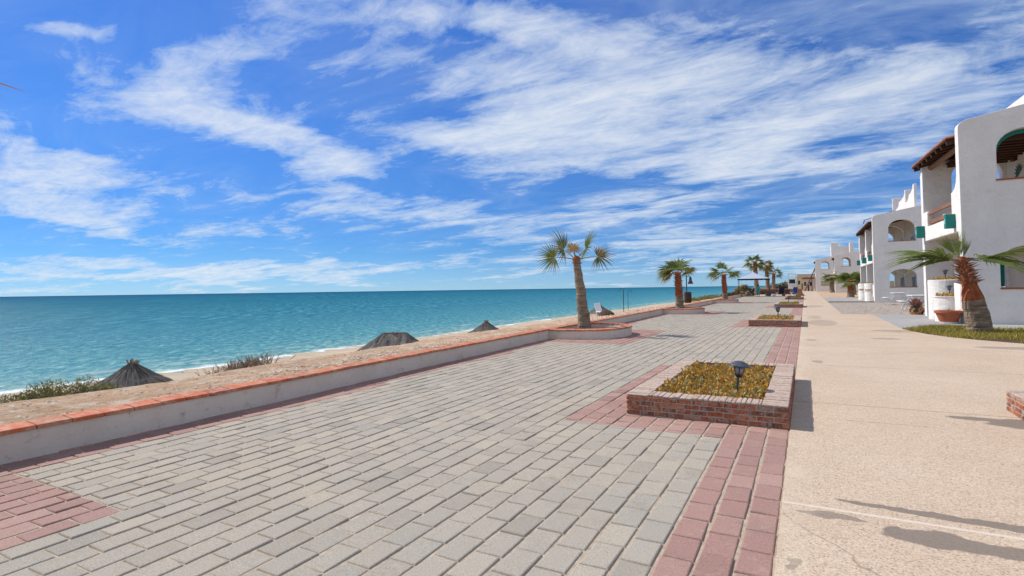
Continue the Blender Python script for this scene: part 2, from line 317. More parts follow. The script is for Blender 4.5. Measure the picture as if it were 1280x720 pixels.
# ------------------------------------------------------------------ mesh builder
class MB:
    def __init__(s): s.v = []; s.f = []; s.mi = []; s.dry = []; s.uv = {}
    def vert(s, p, dry=0.0): s.v.append(tuple(p)); s.dry.append(dry); return len(s.v) - 1
    def face(s, idx, mi=0): s.f.append(tuple(idx)); s.mi.append(mi)
    def quadp(s, *pts, mi=0): s.face([s.vert(p) for p in pts], mi)
    def box(s, x0, x1, y0, y1, z0, z1, mi=0, rz=0, c=None):
        P = [(x, y, z) for z in (z0, z1) for y in (y0, y1) for x in (x0, x1)]
        if rz:
            cx, cy = c if c else ((x0 + x1) / 2, (y0 + y1) / 2); ca, sa = math.cos(rz), math.sin(rz)
            P = [(cx + (x - cx) * ca - (y - cy) * sa, cy + (x - cx) * sa + (y - cy) * ca, z) for x, y, z in P]
        i = [s.vert(p) for p in P]
        for q in ((0, 2, 3, 1), (4, 5, 7, 6), (0, 1, 5, 4), (2, 6, 7, 3), (0, 4, 6, 2), (1, 3, 7, 5)): s.face([i[k] for k in q], mi)
    def bar(s, a, b, w, h, mi=0, up=(0, 0, 1)):
        a, b = Vector(a), Vector(b); d = (b - a).normalized(); u = Vector(up)
        if abs(d.dot(u)) > .98: u = Vector((1, 0, 0))
        r = d.cross(u).normalized(); u = r.cross(d)
        i = [s.vert(p + r * sx * w / 2 + u * sz * h / 2) for p in (a, b) for sx, sz in ((-1, -1), (1, -1), (1, 1), (-1, 1))]
        for q in ((0, 1, 2, 3), (7, 6, 5, 4), (0, 4, 5, 1), (1, 5, 6, 2), (2, 6, 7, 3), (3, 7, 4, 0)): s.face([i[k] for k in q], mi)
    def tube(s, path, radii, n=10, mi=0, cap=True, wob=0, mis=None, rg=rnd):
        rings = []
        for j, p in enumerate(path):
            p = Vector(p); q = Vector(path[min(j + 1, len(path) - 1)]) - Vector(path[max(j - 1, 0)])
            q.normalize(); u = Vector((1, 0, 0)) if abs(q.x) < .8 else Vector((0, 1, 0))
            a = q.cross(u).normalized(); b = q.cross(a)
            rr = radii[j] if isinstance(radii, (list, tuple)) else radii
            rings.append([s.vert(p + (a * math.cos(t * 2 * math.pi / n) + b * math.sin(t * 2 * math.pi / n)) * rr * (1 + (rg.uniform(-wob, wob) if wob else 0))) for t in range(n)])
        for j in range(len(rings) - 1):
            mm = mis[j] if mis else mi
            for t in range(n): s.face((rings[j][t], rings[j + 1][t], rings[j + 1][(t + 1) % n], rings[j][(t + 1) % n]), mm)
        if cap: s.face(rings[0], mis[0] if mis else mi); s.face(rings[-1][::-1], mis[-1] if mis else mi)
    def lathe(s, prof, c=(0, 0), n=28, mi=0, a0=0, a1=2 * math.pi, cap=True):
        full = abs(a1 - a0 - 2 * math.pi) < 1e-6; m = n if full else n + 1
        rings = [[s.vert((c[0] + r * math.cos(a0 + (a1 - a0) * t / n), c[1] + r * math.sin(a0 + (a1 - a0) * t / n), z)) for t in range(m)] for r, z in prof]
        for j in range(len(rings) - 1):
            for t in range(n): s.face((rings[j][t], rings[j][(t + 1) % m], rings[j + 1][(t + 1) % m], rings[j + 1][t]), mi)
        if cap and full:
            s.face(rings[0][::-1], mi); s.face(rings[-1], mi)
    def panel(s, outer, holes, mp, t0, t1, mi=0):
        """flat wall with holes: outer/holes are (u,v) loops; mp(u,v,t) -> xyz; thickness runs t0..t1"""
        loops = [outer] + holes
        tris = tessellate_polygon([[Vector((u, v, 0)) for u, v in L] for L in loops])
        flat = [p for L in loops for p in L]
        A = [s.vert(mp(u, v, t0)) for u, v in flat]; B = [s.vert(mp(u, v, t1)) for u, v in flat]
        for t in tris: s.face([A[i] for i in t], mi); s.face([B[i] for i in reversed(t)], mi)
        o = 0
        for L in loops:
            n = len(L)
            for i in range(n):
                j = (i + 1) % n; s.face((A[o + i], B[o + i], B[o + j], A[o + j]), mi)
            o += n
    def build(s, name, mats, parent=None, smooth=False, bevel=0, segs=2, fixn=True, loc=None, dry=False):
        me = bpy.data.meshes.new(name); me.from_pydata(s.v, [], s.f)
        mats = mats if isinstance(mats, (list, tuple)) else [mats]
        for mm in mats: me.materials.append(M[mm])
        me.polygons.foreach_set('material_index', s.mi)
        if smooth: me.polygons.foreach_set('use_smooth', [True] * len(s.f))
        if dry:
            at = me.attributes.new('dry', 'FLOAT', 'POINT'); at.data.foreach_set('value', s.dry)
        if s.uv:
            ul = me.uv_layers.new(name='UVMap')
            for lp in me.loops: ul.data[lp.index].uv = s.uv.get(lp.vertex_index, (0, 0))
        if fixn:
            bm = bmesh.new(); bm.from_mesh(me); bmesh.ops.recalc_face_normals(bm, faces=bm.faces); bm.to_mesh(me); bm.free()
        me.update()
        o = bpy.data.objects.new(name, me); COL.objects.link(o)
        if parent: o.parent = parent
        if loc: o.location = loc
        if bevel:
            b = o.modifiers.new('bevel', 'BEVEL'); b.width = bevel; b.segments = segs; b.limit_method = 'ANGLE'; b.angle_limit = R(40)
        return o

def tag(o, label=None, cat=None, group=None, kind=None):
    if label: o['label'] = label
    if cat: o['category'] = cat
    if group: o['group'] = group
    if kind: o['kind'] = kind
    return o
def thing(name, label, cat, loc=(0, 0, 0), rz=0, group=None):
    o = bpy.data.objects.new(name, None); COL.objects.link(o); o.empty_display_size = .2
    o.location = loc; o.rotation_euler = (0, 0, rz)
    return tag(o, label, cat, group)
def copy_tree(o, parent=None):
    c = o.copy(); COL.objects.link(c)
    if parent: c.parent = parent
    for ch in list(o.children): copy_tree(ch, c)
    return c
def interp(tab, x):
    if x <= tab[0][0]: return tab[0][1]
    for (a, b), (c, d) in zip(tab, tab[1:]):
        if x <= c: return b + (d - b) * (x - a) / (c - a)
    return tab[-1][1]
# ------------------------------------------------------------------ setting
WX = [(-30, -6.55), (2.2, -6.80), (5.5, -6.84), (8.3, -7.0), (15.6, -7.26), (23.7, -7.32), (32, -7.5), (43, -7.55), (54, -7.72), (90, -8.6), (130, -9.2), (200, -9.5), (400, -9.5)]
def wx(y): return interp(WX, y)
PROF = [(-120, -9), (-70, -6), (-35, -3.6), (-26.4, -3.02), (-16, -2.68), (-8, -2.48), (-6.6, -2.25), (-5.2, -1.15), (-4.3, -.27), (-3.6, .0), (-2.4, .155), (-.20, .275), (-.13, .27), (-.08, -.06), (6, -.06), (5000, -.06)]
def ground_z(x, y):
    d = x - wx(y); z = interp(PROF, d)
    if d < -.2:
        a = .05 if d > -5 else .09
        z += a * mnoise.noise((x * .8, y * .8, 0)) + .6 * a * mnoise.noise((x * 2.6, y * 2.6, 3))
        if d > -.6: z = min(z, .31)
        if -5 < d < -3: z += .12 * mnoise.noise((x * .25, y * .25, 9))
    return z
def make_ground():
    ds = [-120, -90, -70, -50, -40, -35, -31, -28.5, -27, -26, -24, -21, -18, -15, -12, -10, -8.8, -8, -7.4, -6.8, -6.2]
    d = -5.8
    while d < -.27: ds.append(d); d += .22
    ds += [-.20, -.13, -.08, 2, 6, 8, 12, 20, 40, 90, 200, 500, 1500, 5000]
    ys = [-200, -80, -40, -20, -10, -6, -3]
    y = -1.5
    while y < 30: ys.append(y); y += .3
    while y < 60: ys.append(y); y += .8
    while y < 140: ys.append(y); y += 2.5
    ys += [160, 190, 230, 300, 400, 600, 1000, 2000, 5000]
    b = MB(); n = len(ds)
    for y in ys:
        for d in ds:
            x = wx(y) + d; b.vert((x, y, ground_z(x, y)))
    for j in range(len(ys) - 1):
        for i in range(n - 1): b.face((j * n + i, j * n + i + 1, (j + 1) * n + i + 1, (j + 1) * n + i))
    tag(b.build('ground', 'sand', smooth=True, fixn=False), kind='structure')
make_ground()
b = MB(); xs = [-25, -60, -120, -300, -1000, -4000, -30000]; ys = [-30000, -3000, -300, 0, 100, 300, 1000, 4000, 30000]
for y in ys:
    for x in xs: b.vert((x, y, -3))
for j in range(len(ys) - 1):
    for i in range(len(xs) - 1): b.face((j * 7 + i + 1, j * 7 + i, (j + 1) * 7 + i, (j + 1) * 7 + i + 1))
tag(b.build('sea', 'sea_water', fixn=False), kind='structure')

PLANTERS = [6.75, 23.3, 43.2, 68.0, 93.0]
PL_LEN = 3.6
POTS = [17.6, 34.3, 55.8]
def make_promenade():
    b = MB(); W, L = .205, .305
    rg = random.Random(5)
    POTCOL = 20
    def breaks(i, xc):
        E_ = []
        if 3 <= i < 12:
            for f in PLANTERS: E_.append(f - .64)
        if 9 <= i < 12:
            for f in PLANTERS: E_.append(f + PL_LEN + .9)
        if i > POTCOL:
            for q in POTS + [-.55]: E_ += [q - 2.73, q + 2.73]
        return sorted(E_)
    for i in range(38):
        xa = -.2 - W * i; off = L / 2 if i % 2 else 0
        y = ybase = -1.585 - off
        while y < 91:
            xc, yc = xa - W / 2, y + L / 2
            if xc < wx(yc) - .2: y += L; continue
            kg = math.floor((y - ybase) / L + 1.0001); nxt = ybase + L * kg
            for e_ in breaks(i, xc):
                if y + .04 < e_ < nxt - .04: nxt = e_; break
            Lp = nxt - y; yc = y + Lp / 2
            pink = i < 3 or xc < wx(yc) + .48
            for f in PLANTERS:
                if f - .64 < yc < f + PL_LEN + .9 and 9 <= i < 12: pink = True
                if f - .64 < yc < f + .3 and i < 12: pink = True
            for q in POTS + [-.55]:
                if abs(yc - q) < 2.73 and i < POTCOL + 40 and i > POTCOL: pink = True
            x0, x1, y0, y1 = xa - W + .0095, xa - .0095, y + .005, nxt - .005
            c = .009; zt = rg.uniform(-.004, .001) - (.004 if rg.random() < .06 else 0); t1, t2 = rg.gauss(0, .0016), rg.gauss(0, .0016)
            zz = lambda x, y: zt + t1 * (1 if x > xc else -1) + t2 * (1 if y > yc else -1)
            dj = lambda: rg.uniform(-.004, .004)
            P = [(x0 + dj(), y0 + dj()), (x1 + dj(), y0 + dj()), (x1 + dj(), y1 + dj()), (x0 + dj(), y1 + dj())]
            I = [[b.vert((px + (c if px < xc else -c) * k, py + (c if py < yc else -c) * k, zz(px, py) - dz)) for px, py in P] for k, dz in ((0, .03), (0, .010), (.45, .003), (1.1, 0))]
            mi = 1 if pink else 0
            for lo, hi in zip(I, I[1:]):
                for q in range(4): b.face((lo[q], lo[(q + 1) % 4], hi[(q + 1) % 4], hi[q]), mi)
            b.face(I[3], mi)
            y = nxt
    tag(b.build('promenade_paving', ['paver_grey', 'paver_pink'], fixn=False), kind='structure')
    b = MB(); ys = [-1.7] + list(range(0, 92, 4)) + [91]
    for y in ys: b.vert((wx(y) - .1, y, -.011)); b.vert((-.195, y, -.011))
    for j in range(len(ys) - 1): b.face((2 * j, 2 * j + 1, 2 * j + 3, 2 * j + 2))
    tag(b.build('paving_bed', 'joint_sand', fixn=False), kind='structure')
make_promenade()
def sheet(name, pts, z, mat, th=0):
    b = MB(); i = [b.vert((x, y, z)) for x, y in pts]
    for t in tessellate_polygon([[Vector((x, y, 0)) for x, y in pts]]): b.face([i[q] for q in t])
    if th:
        lo = [b.vert((x, y, z - th)) for x, y in pts]; n = len(pts)
        for q in range(n): b.face((i[q], i[(q + 1) % n], lo[(q + 1) % n], lo[q]))
    o = b.build(name, mat, fixn=True)
    if o.data.polygons[0].normal.z < 0: o.data.flip_normals()
    return tag(o, kind='structure')
CURVE = [(2.93, 23.5), (3.05, 22.4), (3.31, 21.07), (3.71, 20.04), (4.12, 19.4), (4.89, 18.53), (6.2, 17.6), (8.5, 16.6), (14, 15.4)]
sheet('walkway', [(-.192, -3), (14, -3)] + CURVE[::-1] + [(3.02, 33.95), (1.66, 34.05), (1.72, 56.4), (1.75, 77), (2.0, 112), (2.1, 150), (-1.0, 150), (-.25, 92)], .006, 'walk_concrete', .06)
sheet('patio', [CURVE[0]] + [(4.2, 24.75), (6, 24.3), (20, 24.0), (20, 34.3), (5.4, 34.4), (3.02, 33.95)], .004, 'patio_paving', .05)
sheet('gravel_bed', [(1.66, 34.05), (3.02, 33.95), (5.4, 34.4), (20, 34.3), (20, 56.3), (1.72, 56.3)], -.006, 'gravel_stone')
b = MB(); b.box(1.72, 5.2, 56.30, 56.42, -.05, .10); tag(b.build('kerb', 'mortar'), kind='structure')
sheet('side_path', [(1.74, 56.42), (5.0, 56.42), (5.0, 77), (1.76, 77)], .004, 'patio_paving', .05)
GRASS = CURVE + [(20, 15.0), (20, 24.0), (6, 24.3), (4.2, 24.75)]
sheet('lawn_soil', GRASS, .0, 'soil', .05)
def inpoly(x, y, P):
    r = False; n = len(P)
    for i in range(n):
        (x1, y1), (x2, y2) = P[i], P[i - 1]
        if (y1 > y) != (y2 > y) and x < (x2 - x1) * (y - y1) / (y2 - y1) + x1: r = not r
    return r
def blade(b, x, y, z, h, w, rg, lean=.5):
    a = rg.uniform(0, 6.283); t = rg.uniform(0, 6.283); l = h * rg.uniform(.1, lean)
    dx, dy = math.cos(a) * w, math.sin(a) * w
    i = [b.vert((x - dx, y - dy, z)), b.vert((x + dx, y + dy, z)), b.vert((x + math.cos(t) * l, y + math.sin(t) * l, z + h))]
    b.face(i)
b = MB(); rg = random.Random(3); c = 0
while c < 26000:
    x = 2.9 + 8.5 * rg.random() ** 1.3; y = rg.uniform(15, 24.9)
    if inpoly(x, y, GRASS):
        d = mnoise.noise((x * .8, y * .8, 0))
        if rg.random() < .5 + 1.3 * d: blade(b, x, y, 0, rg.uniform(.04, .12) * (1 + 1.0 * d), .011, rg, .9); c += 1
o = b.build('dry_grass', 'dry_grass_leaf', fixn=False)
tag(o, 'strip of dry yellow green grass round the thick palm by the white building', 'grass', kind='stuff')

# ------------------------------------------------------------------ sea wall and half-round palm beds
def tile_run(b, pts_fn, L, w_in, w_out, z, th, rg):
    """cap tiles along a path param by arc length; pts_fn(s) -> (pos2d, normal2d outward)"""
    s = 0; tl = .30
    while s < L - .02:
        e = min(s + tl - .008, L); o = rg.uniform(-.006, .006); dz = rg.uniform(-.003, .003)
        P = []
        for q in (s, e):
            p, n = pts_fn(q)
            P.append((p + n * (w_out + o), p - n * w_in))
        (a0, a1), (b0, b1) = P
        for pass_ in (0,):
            up = [b.vert((v.x, v.y, z + th + dz + k)) for v, k in ((a0, -.012), (b0, -.012), (b1, .004), (a1, .004))]
            lo = [b.vert((v.x, v.y, z + dz)) for v in (a0, b0, b1, a1)]
            b.face(up); b.face(lo[::-1])
            for q in range(4): b.face((up[q], lo[q], lo[(q + 1) % 4], up[(q + 1) % 4]))
        s += tl
t = thing('seawall', 'long low white wall capped with orange tiles along the beach side of the promenade', 'wall', (0, 0, 0))
b = MB(); ys = [-2] + [1.0 * q for q in range(-1, 91)]
rows = []
for y in ys:
    x = wx(y); wv = .006 * mnoise.noise((0, y * .6, 1))
    rows.append([b.vert(p) for p in ((x + wv + .01, y, -.05), (x + wv, y, .10), (x + wv - .004, y, .27), (x - .20, y, .27), (x - .20, y, -.05))])
for r0, r1 in zip(rows, rows[1:]):
    for q in range(5): b.face((r0[q], r1[q], r1[(q + 1) % 5], r0[(q + 1) % 5]))
b.face(rows[0]); b.face(rows[-1][::-1])
b.build('wall_body', 'garden_stucco', t)
b = MB(); rg = random.Random(8)
def wallpath(s):
    y = -2 + s; x = wx(y); dxy = Vector((wx(y + .5) - wx(y - .5), 1.0)).normalized()
    return Vector((x, y)), Vector((dxy.y, -dxy.x))
tile_run(b, wallpath, 92, .22, .024, .272, .055, rg)
b.build('tile_cap', 'cap_tile', t, bevel=.008)

def se(a, bb, ex, th):
    c, s_ = math.cos(th), math.sin(th)
    return Vector((a * abs(c) ** (2 / ex) * (1 if c >= 0 else -1), bb * abs(s_) ** (2 / ex) * (1 if s_ >= 0 else -1)))
def round_bed(yc, label):
    xw = wx(yc)
    t = thing('palm_bed', label, 'planter', (xw, yc, 0), 0, 'half round palm beds bulging out of the seawall')
    A, Bb, ex = 2.05, 1.85, 2.5
    n = 40; P = [se(A, Bb, ex, -math.pi / 2 + math.pi * q / n) for q in range(n + 1)]
    P[0].x = P[-1].x = 0.012
    Q = [se(A - .2, Bb - .2, ex, -math.pi / 2 + math.pi * q / n) for q in range(n + 1)]; Q[0].x = Q[-1].x = .012
    b = MB(); ring = []
    for p, q in zip(P, Q): ring.append([b.vert((p.x, p.y, -.03)), b.vert((p.x, p.y, .255)), b.vert((q.x, q.y, .255)), b.vert((q.x, q.y, -.03))])
    for r0, r1 in zip(ring, ring[1:]):
        for k in range(4): b.face((r0[k], r1[k], r1[(k + 1) % 4], r0[(k + 1) % 4]))
    b.face(ring[0]); b.face(ring[-1][::-1])
    b.build('bed_wall', 'garden_stucco', t)
    # tile rim by arc length
    S = [0]
    for p, q in zip(P, P[1:]): S.append(S[-1] + (q - p).length)
    def path(s):
        for k in range(n):
            if s <= S[k + 1] or k == n - 1:
                f = (s - S[k]) / max(1e-6, S[k + 1] - S[k]); p = P[k].lerp(P[k + 1], f); d = (P[k + 1] - P[k]).normalized()
                return p, Vector((d.y, -d.x))
    b = MB(); tile_run(b, path, S[-1], .22, .026, .257, .055, random.Random(int(yc)))
    b.build('tile_rim', 'cap_tile', t, bevel=.008)
    b = MB(); ctr = b.vert((.7, 0, .20)); rim = [b.vert((q.x, q.y, .15)) for q in Q]
    for k in range(n): b.face((ctr, rim[k], rim[k + 1]))
    b.build('soil', 'soil', t)
    return t
round_bed(POTS[0], 'half round white bed with tiled rim under the tall curved palm')
round_bed(POTS[1], 'half round white bed with tiled rim under the bushy palm beside the dark barrel')
round_bed(POTS[2], 'half round white bed with tiled rim under the palm closest to the canopy')

# ------------------------------------------------------------------ brick planters
def leaf_cloud(b, pts, size, rg, slim=.45, up=0.0):
    for (x, y, z) in pts:
        d = Vector((rg.gauss(0, 1), rg.gauss(0, 1), rg.gauss(0, 1) + up)).normalized()
        u = d.cross(Vector((rg.gauss(0, 1), rg.gauss(0, 1), rg.gauss(0, 1)))).normalized()
        L = size * rg.uniform(.6, 1.3); w = L * slim; p = Vector((x, y, z))
        b.face([b.vert(q) for q in (p, p + d * L * .5 + u * w * .5, p + d * L, p + d * L * .5 - u * w * .5)])
def planter(W, Ln, H, rg, label):
    t = thing('brick_planter', label, 'planter', (0, 0, 0))
    th, bl, bh, j = .27, .165, .046, .013
    n = 4
    b = MB()
    x0, x1, y0, y1 = -W, 0, 0, Ln
    e = .008
    zt = n * (bh + j)
    for (a0, a1, c0, c1) in ((x0 + e, x1 - e, y0 + e, y0 + th - .02), (x0 + e, x1 - e, y1 - th + .02, y1 - e), (x0 + e, x0 + th - .02, y0 + th - .02, y1 - th + .02), (x1 - th + .02, x1 - e, y0 + th - .02, y1 - th + .02)):
        b.box(a0, a1, c0, c1, -.02, zt, 1)
    def run(p0, d, nrm, length, z, off):
        s = -off
        while s < length - .02:
            a, c = max(s, .0), min(s + bl, length)
            if c - a > .03:
                o = rg.uniform(-.004, .005); q0 = p0 + d * a + nrm * o; q1 = p0 + d * c + nrm * o
                zz = z + rg.uniform(-.003, .003)
                I = [b.vert((v.x, v.y, w)) for w in (zz, zz + bh) for v in (q0, q1, q1 - nrm * .09, q0 - nrm * .09)]
                for f in ((0, 1, 5, 4), (1, 2, 6, 5), (2, 3, 7, 6), (3, 0, 4, 7), (4, 5, 6, 7), (3, 2, 1, 0)): b.face([I[k] for k in f], 0)
            s += bl + j
    for r in range(n):
        z = j * .5 + r * (bh + j); off = (bl + j) / 2 * (r % 2)
        run(Vector((x0, y0)), Vector((1, 0)), Vector((0, -1)), W, z, off)
        run(Vector((x1, y1)), Vector((-1, 0)), Vector((0, 1)), W, z, off)
        run(Vector((x1, y0)), Vector((0, 1)), Vector((1, 0)), Ln, z, off + .1)
        run(Vector((x0, y1)), Vector((0, -1)), Vector((-1, 0)), Ln, z, off + .1)
    b.build('brick_wall', ['brick', 'mortar'], t, bevel=.005, segs=1)
    b = MB(); s = 0; cw = .072
    def cop(xa, xb, ya, yb):
        o = [rg.uniform(-.006, .006) for _ in range(4)]; z = zt + .001
        b.box(xa + o[0] * .5, xb + o[1] * .5, ya + o[2] * .4, yb + o[3] * .4, z, H + rg.uniform(-.007, .004))
    y = y0
    while y < y1 - .03:
        cw = rg.uniform(.05, .085); e2 = min(y + cw - .003, y1); cop(x0, x0 + th, y, e2); cop(x1 - th, x1, y, e2); y += cw
    x = x0 + th + .004
    while x < x1 - th - .03:
        cw = rg.uniform(.05, .085); e2 = min(x + cw - .003, x1 - th - .004); cop(x, e2, y0, y0 + th); cop(x, e2, y1 - th, y1); x += cw
    b.build('coping', 'coping', t, bevel=.009, segs=2)
    b = MB(); i = [b.vert(p) for p in ((x0 + th - .03, y0 + th - .03, .14), (x1 - th + .03, y0 + th - .03, .14), (x1 - th + .03, y1 - th + .03, .14), (x0 + th - .03, y1 - th + .03, .14))]
    b.face(i); b.build('soil', 'soil', t)
    return t
def cover_mesh(W, Ln, N, size, seed, mat='ground_cover_leaf', gap=True, lift=0.0):
    rg = random.Random(seed); b = MB(); pts = []
    while len(pts) < N:
        x = rg.uniform(-W + .30, -.30); y = rg.uniform(.30, Ln - .30)
        d = mnoise.noise((x * 3 + seed, y * 3, 0)); e = mnoise.noise((x * 9 + seed, y * 9, 4))
        if gap and abs(y - 1.75 - .25 * x) < .10 + .05 * e and x < -.75 and rg.random() < .8: continue
        if d < -.34 and rg.random() < .85: continue
        z = .14 + max(0, (rg.random() ** .6) * (.085 + .10 * d + .07 * e)) + lift * rg.random()
        pts.append((x, y, z))
    leaf_cloud(b, pts, size, rg, .55, .7)
    return b.build('planter_ground_cover', mat, fixn=False)
def solar_lamp(loc, label, tilt=(0, 0), s=1.0, group='solar garden lamps'):
    t = thing('solar_lamp', label, 'garden lamp', loc, 0, group)
    t.rotation_euler = (tilt[0], tilt[1], rnd.uniform(0, 6)); t.scale = (s, s, s)
    b = MB(); b.tube([(0, 0, -.12), (0, 0, .26)], [.012, .014], 10); b.build('stake', 'dark_metal', t, smooth=False)
    b = MB(); b.lathe([(.026, .245), (.034, .255), (.05, .275), (.052, .287), (.044, .29)], n=16); b.build('collar', 'dark_metal', t)
    b = MB(); b.lathe([(.048, .2905), (.058, .33), (.068, .385)], n=18); b.build('glass', 'glass_grey', t, smooth=True)
    b = MB()
    for q in range(6):
        a = q * math.pi / 3; b.bar((.051 * math.cos(a), .051 * math.sin(a), .288), (.071 * math.cos(a), .071 * math.sin(a), .39), .008, .008)
    b.build('glass_guard', 'dark_metal', t)
    b = MB(); b.lathe([(.075, .384), (.128, .386), (.131, .396), (.112, .412), (.062, .446), (.03, .455)], n=26); b.build('cap', 'lamp_cap', t, bevel=.003)
    return t
rg = random.Random(21)
P0 = planter(1.835, PL_LEN, .262, rg, 'largest brick planter with pale coping, black solar lamp leaning in its orange ground cover')
P0.location = (-.205, PLANTERS[0], 0)
P0['group'] = 'brick planters along the walkway edge'
plabels = ['', 'low brick planter of reddish plants, second along the walkway edge from the camera', 'low brick planter of yellow green plants with a small dark lamp', 'low brick planter of flat green plants just before the deck chairs', 'furthest low brick planter beside the blue folding chair']
for q in range(1, 5):
    c = copy_tree(P0); c.location = (-.205 - (.06 if q > 2 else 0), PLANTERS[q], 0); c['label'] = plabels[q]
    if q == 4: c.scale = (.62, 1, 1)
c = copy_tree(P0); c.location = (3.99, 5.28, 0); c['label'] = 'brick planter cut off by the right edge on the concrete walkway'
o = cover_mesh(1.835, PL_LEN, 8000, .055, 1); o.location = P0.location
tag(o, 'dense orange and ochre succulent ground cover filling the largest brick planter', 'ground cover', kind='stuff')
for q, (mt, nm, lf) in enumerate((('ground_cover_leaf', 'reddish orange plants growing in the second brick planter', .05), ('dry_grass_leaf', 'yellow green plants growing in the brick planter midway along the edge', .10), ('yellow_shrub_leaf', 'low olive plants in the brick planter before the deck chairs', .12), ('yellow_shrub_leaf', 'olive plants in the furthest brick planter', .15))):
    o = cover_mesh(1.835, PL_LEN, 2600, .075, 40 + q, mt, False, lf); o.location = (-.205 - (.06 if q > 1 else 0), PLANTERS[q + 1], 0)
    if q == 3: o.scale = (.62, 1, 1)
    tag(o, nm, 'ground cover', kind='stuff')
o = cover_mesh(1.835, PL_LEN, 2000, .05, 77); o.location = (3.99, 5.28, 0); tag(o, 'orange ground cover in the brick planter at the right edge', 'ground cover', kind='stuff')
solar_lamp((-.84, 7.62, .16), 'black solar lamp with wide cap leaning in the largest brick planter', (.10, -.10), 1.02)
solar_lamp((-1.02, 24.6, .20), 'dark solar lamp standing in the brick planter of reddish plants', (.05, .03), 1.25)
solar_lamp((-1.15, 44.7, .24), 'small dark solar lamp in the brick planter of yellow green plants', (0, .05), 1.3)
solar_lamp((-1.2, 69.6, .24), 'tiny dark solar lamp in the planter just before the deck chairs', (0, .05), 1.3)

# ------------------------------------------------------------------ palms
YAW = R(28.53)
def fan_leaf(b, stem, base, az, elev, pet, Rb, roll=0, droop=.35, spread=120, nseg=30, dry=.1, curl=.25, rg=rnd, join=.56):
    """a palmate leaf: petiole from base, then folded leaflets fanning from its end (az in world radians)"""
    d = Vector((math.cos(az) * math.cos(elev), math.sin(az) * math.cos(elev), math.sin(elev)))
    side = Vector((-math.sin(az), math.cos(az), 0))
    base = Vector(base); path = []
    for q in range(5):
        f = q / 4; path.append(base + d * pet * f + Vector((0, 0, -1)) * pet * curl * .5 * f * f)
    stem.tube(path, [.024, .019, .016, .014, .012], 5, cap=False)
    hub = path[-1]; d2 = (path[-1] - path[-2]).normalized()
    side = side - d2 * side.dot(d2); side.normalize()
    nrm = d2.cross(side) if d2.cross(side).z > 0 else side.cross(d2)
    rm = Matrix.Rotation(roll, 3, d2); side = rm @ side; nrm = rm @ nrm
    st = R(spread) * 2 / nseg
    for k in range(nseg):
        th = -R(spread) + st * (k + .5) + rg.uniform(-.25, .25) * st
        L = Rb * (.72 + .28 * math.cos(th * .75)) * rg.uniform(.86, 1.08)
        dl = d2 * math.cos(th) + side * math.sin(th)
        pl = (d2 * -math.sin(th) + side * math.cos(th))
        dr = droop * rg.uniform(.7, 1.5); tipdry = dry * rg.uniform(.5, 1.5)
        ts = (0.03, join * .5, join, join + (1 - join) * .35, join + (1 - join) * .7, 1.0); prev = None
        for t_ in ts:
            w = math.tan(st / 2) * L * t_ * 1.15 if t_ <= join else math.tan(st / 2) * L * join * 1.1 * max(.05, (1 - (t_ - join) / (1 - join)) ** .8)
            p = hub + dl * L * t_ + nrm * (.10 * L * math.sin(t_ * 2.2)) + Vector((0, 0, -1)) * dr * L * max(0, t_ - .35) ** 1.7
            fold = w * .55
            dv = min(1, tipdry + max(0, (t_ - .62)) * dry * 3.2)
            cur = [b.vert(p - pl * w, dv), b.vert(p + nrm * fold, dv), b.vert(p + pl * w, dv)]
            if prev:
                b.face((prev[0], prev[1], cur[1], cur[0])); b.face((prev[1], prev[2], cur[2], cur[1]))
            prev = cur
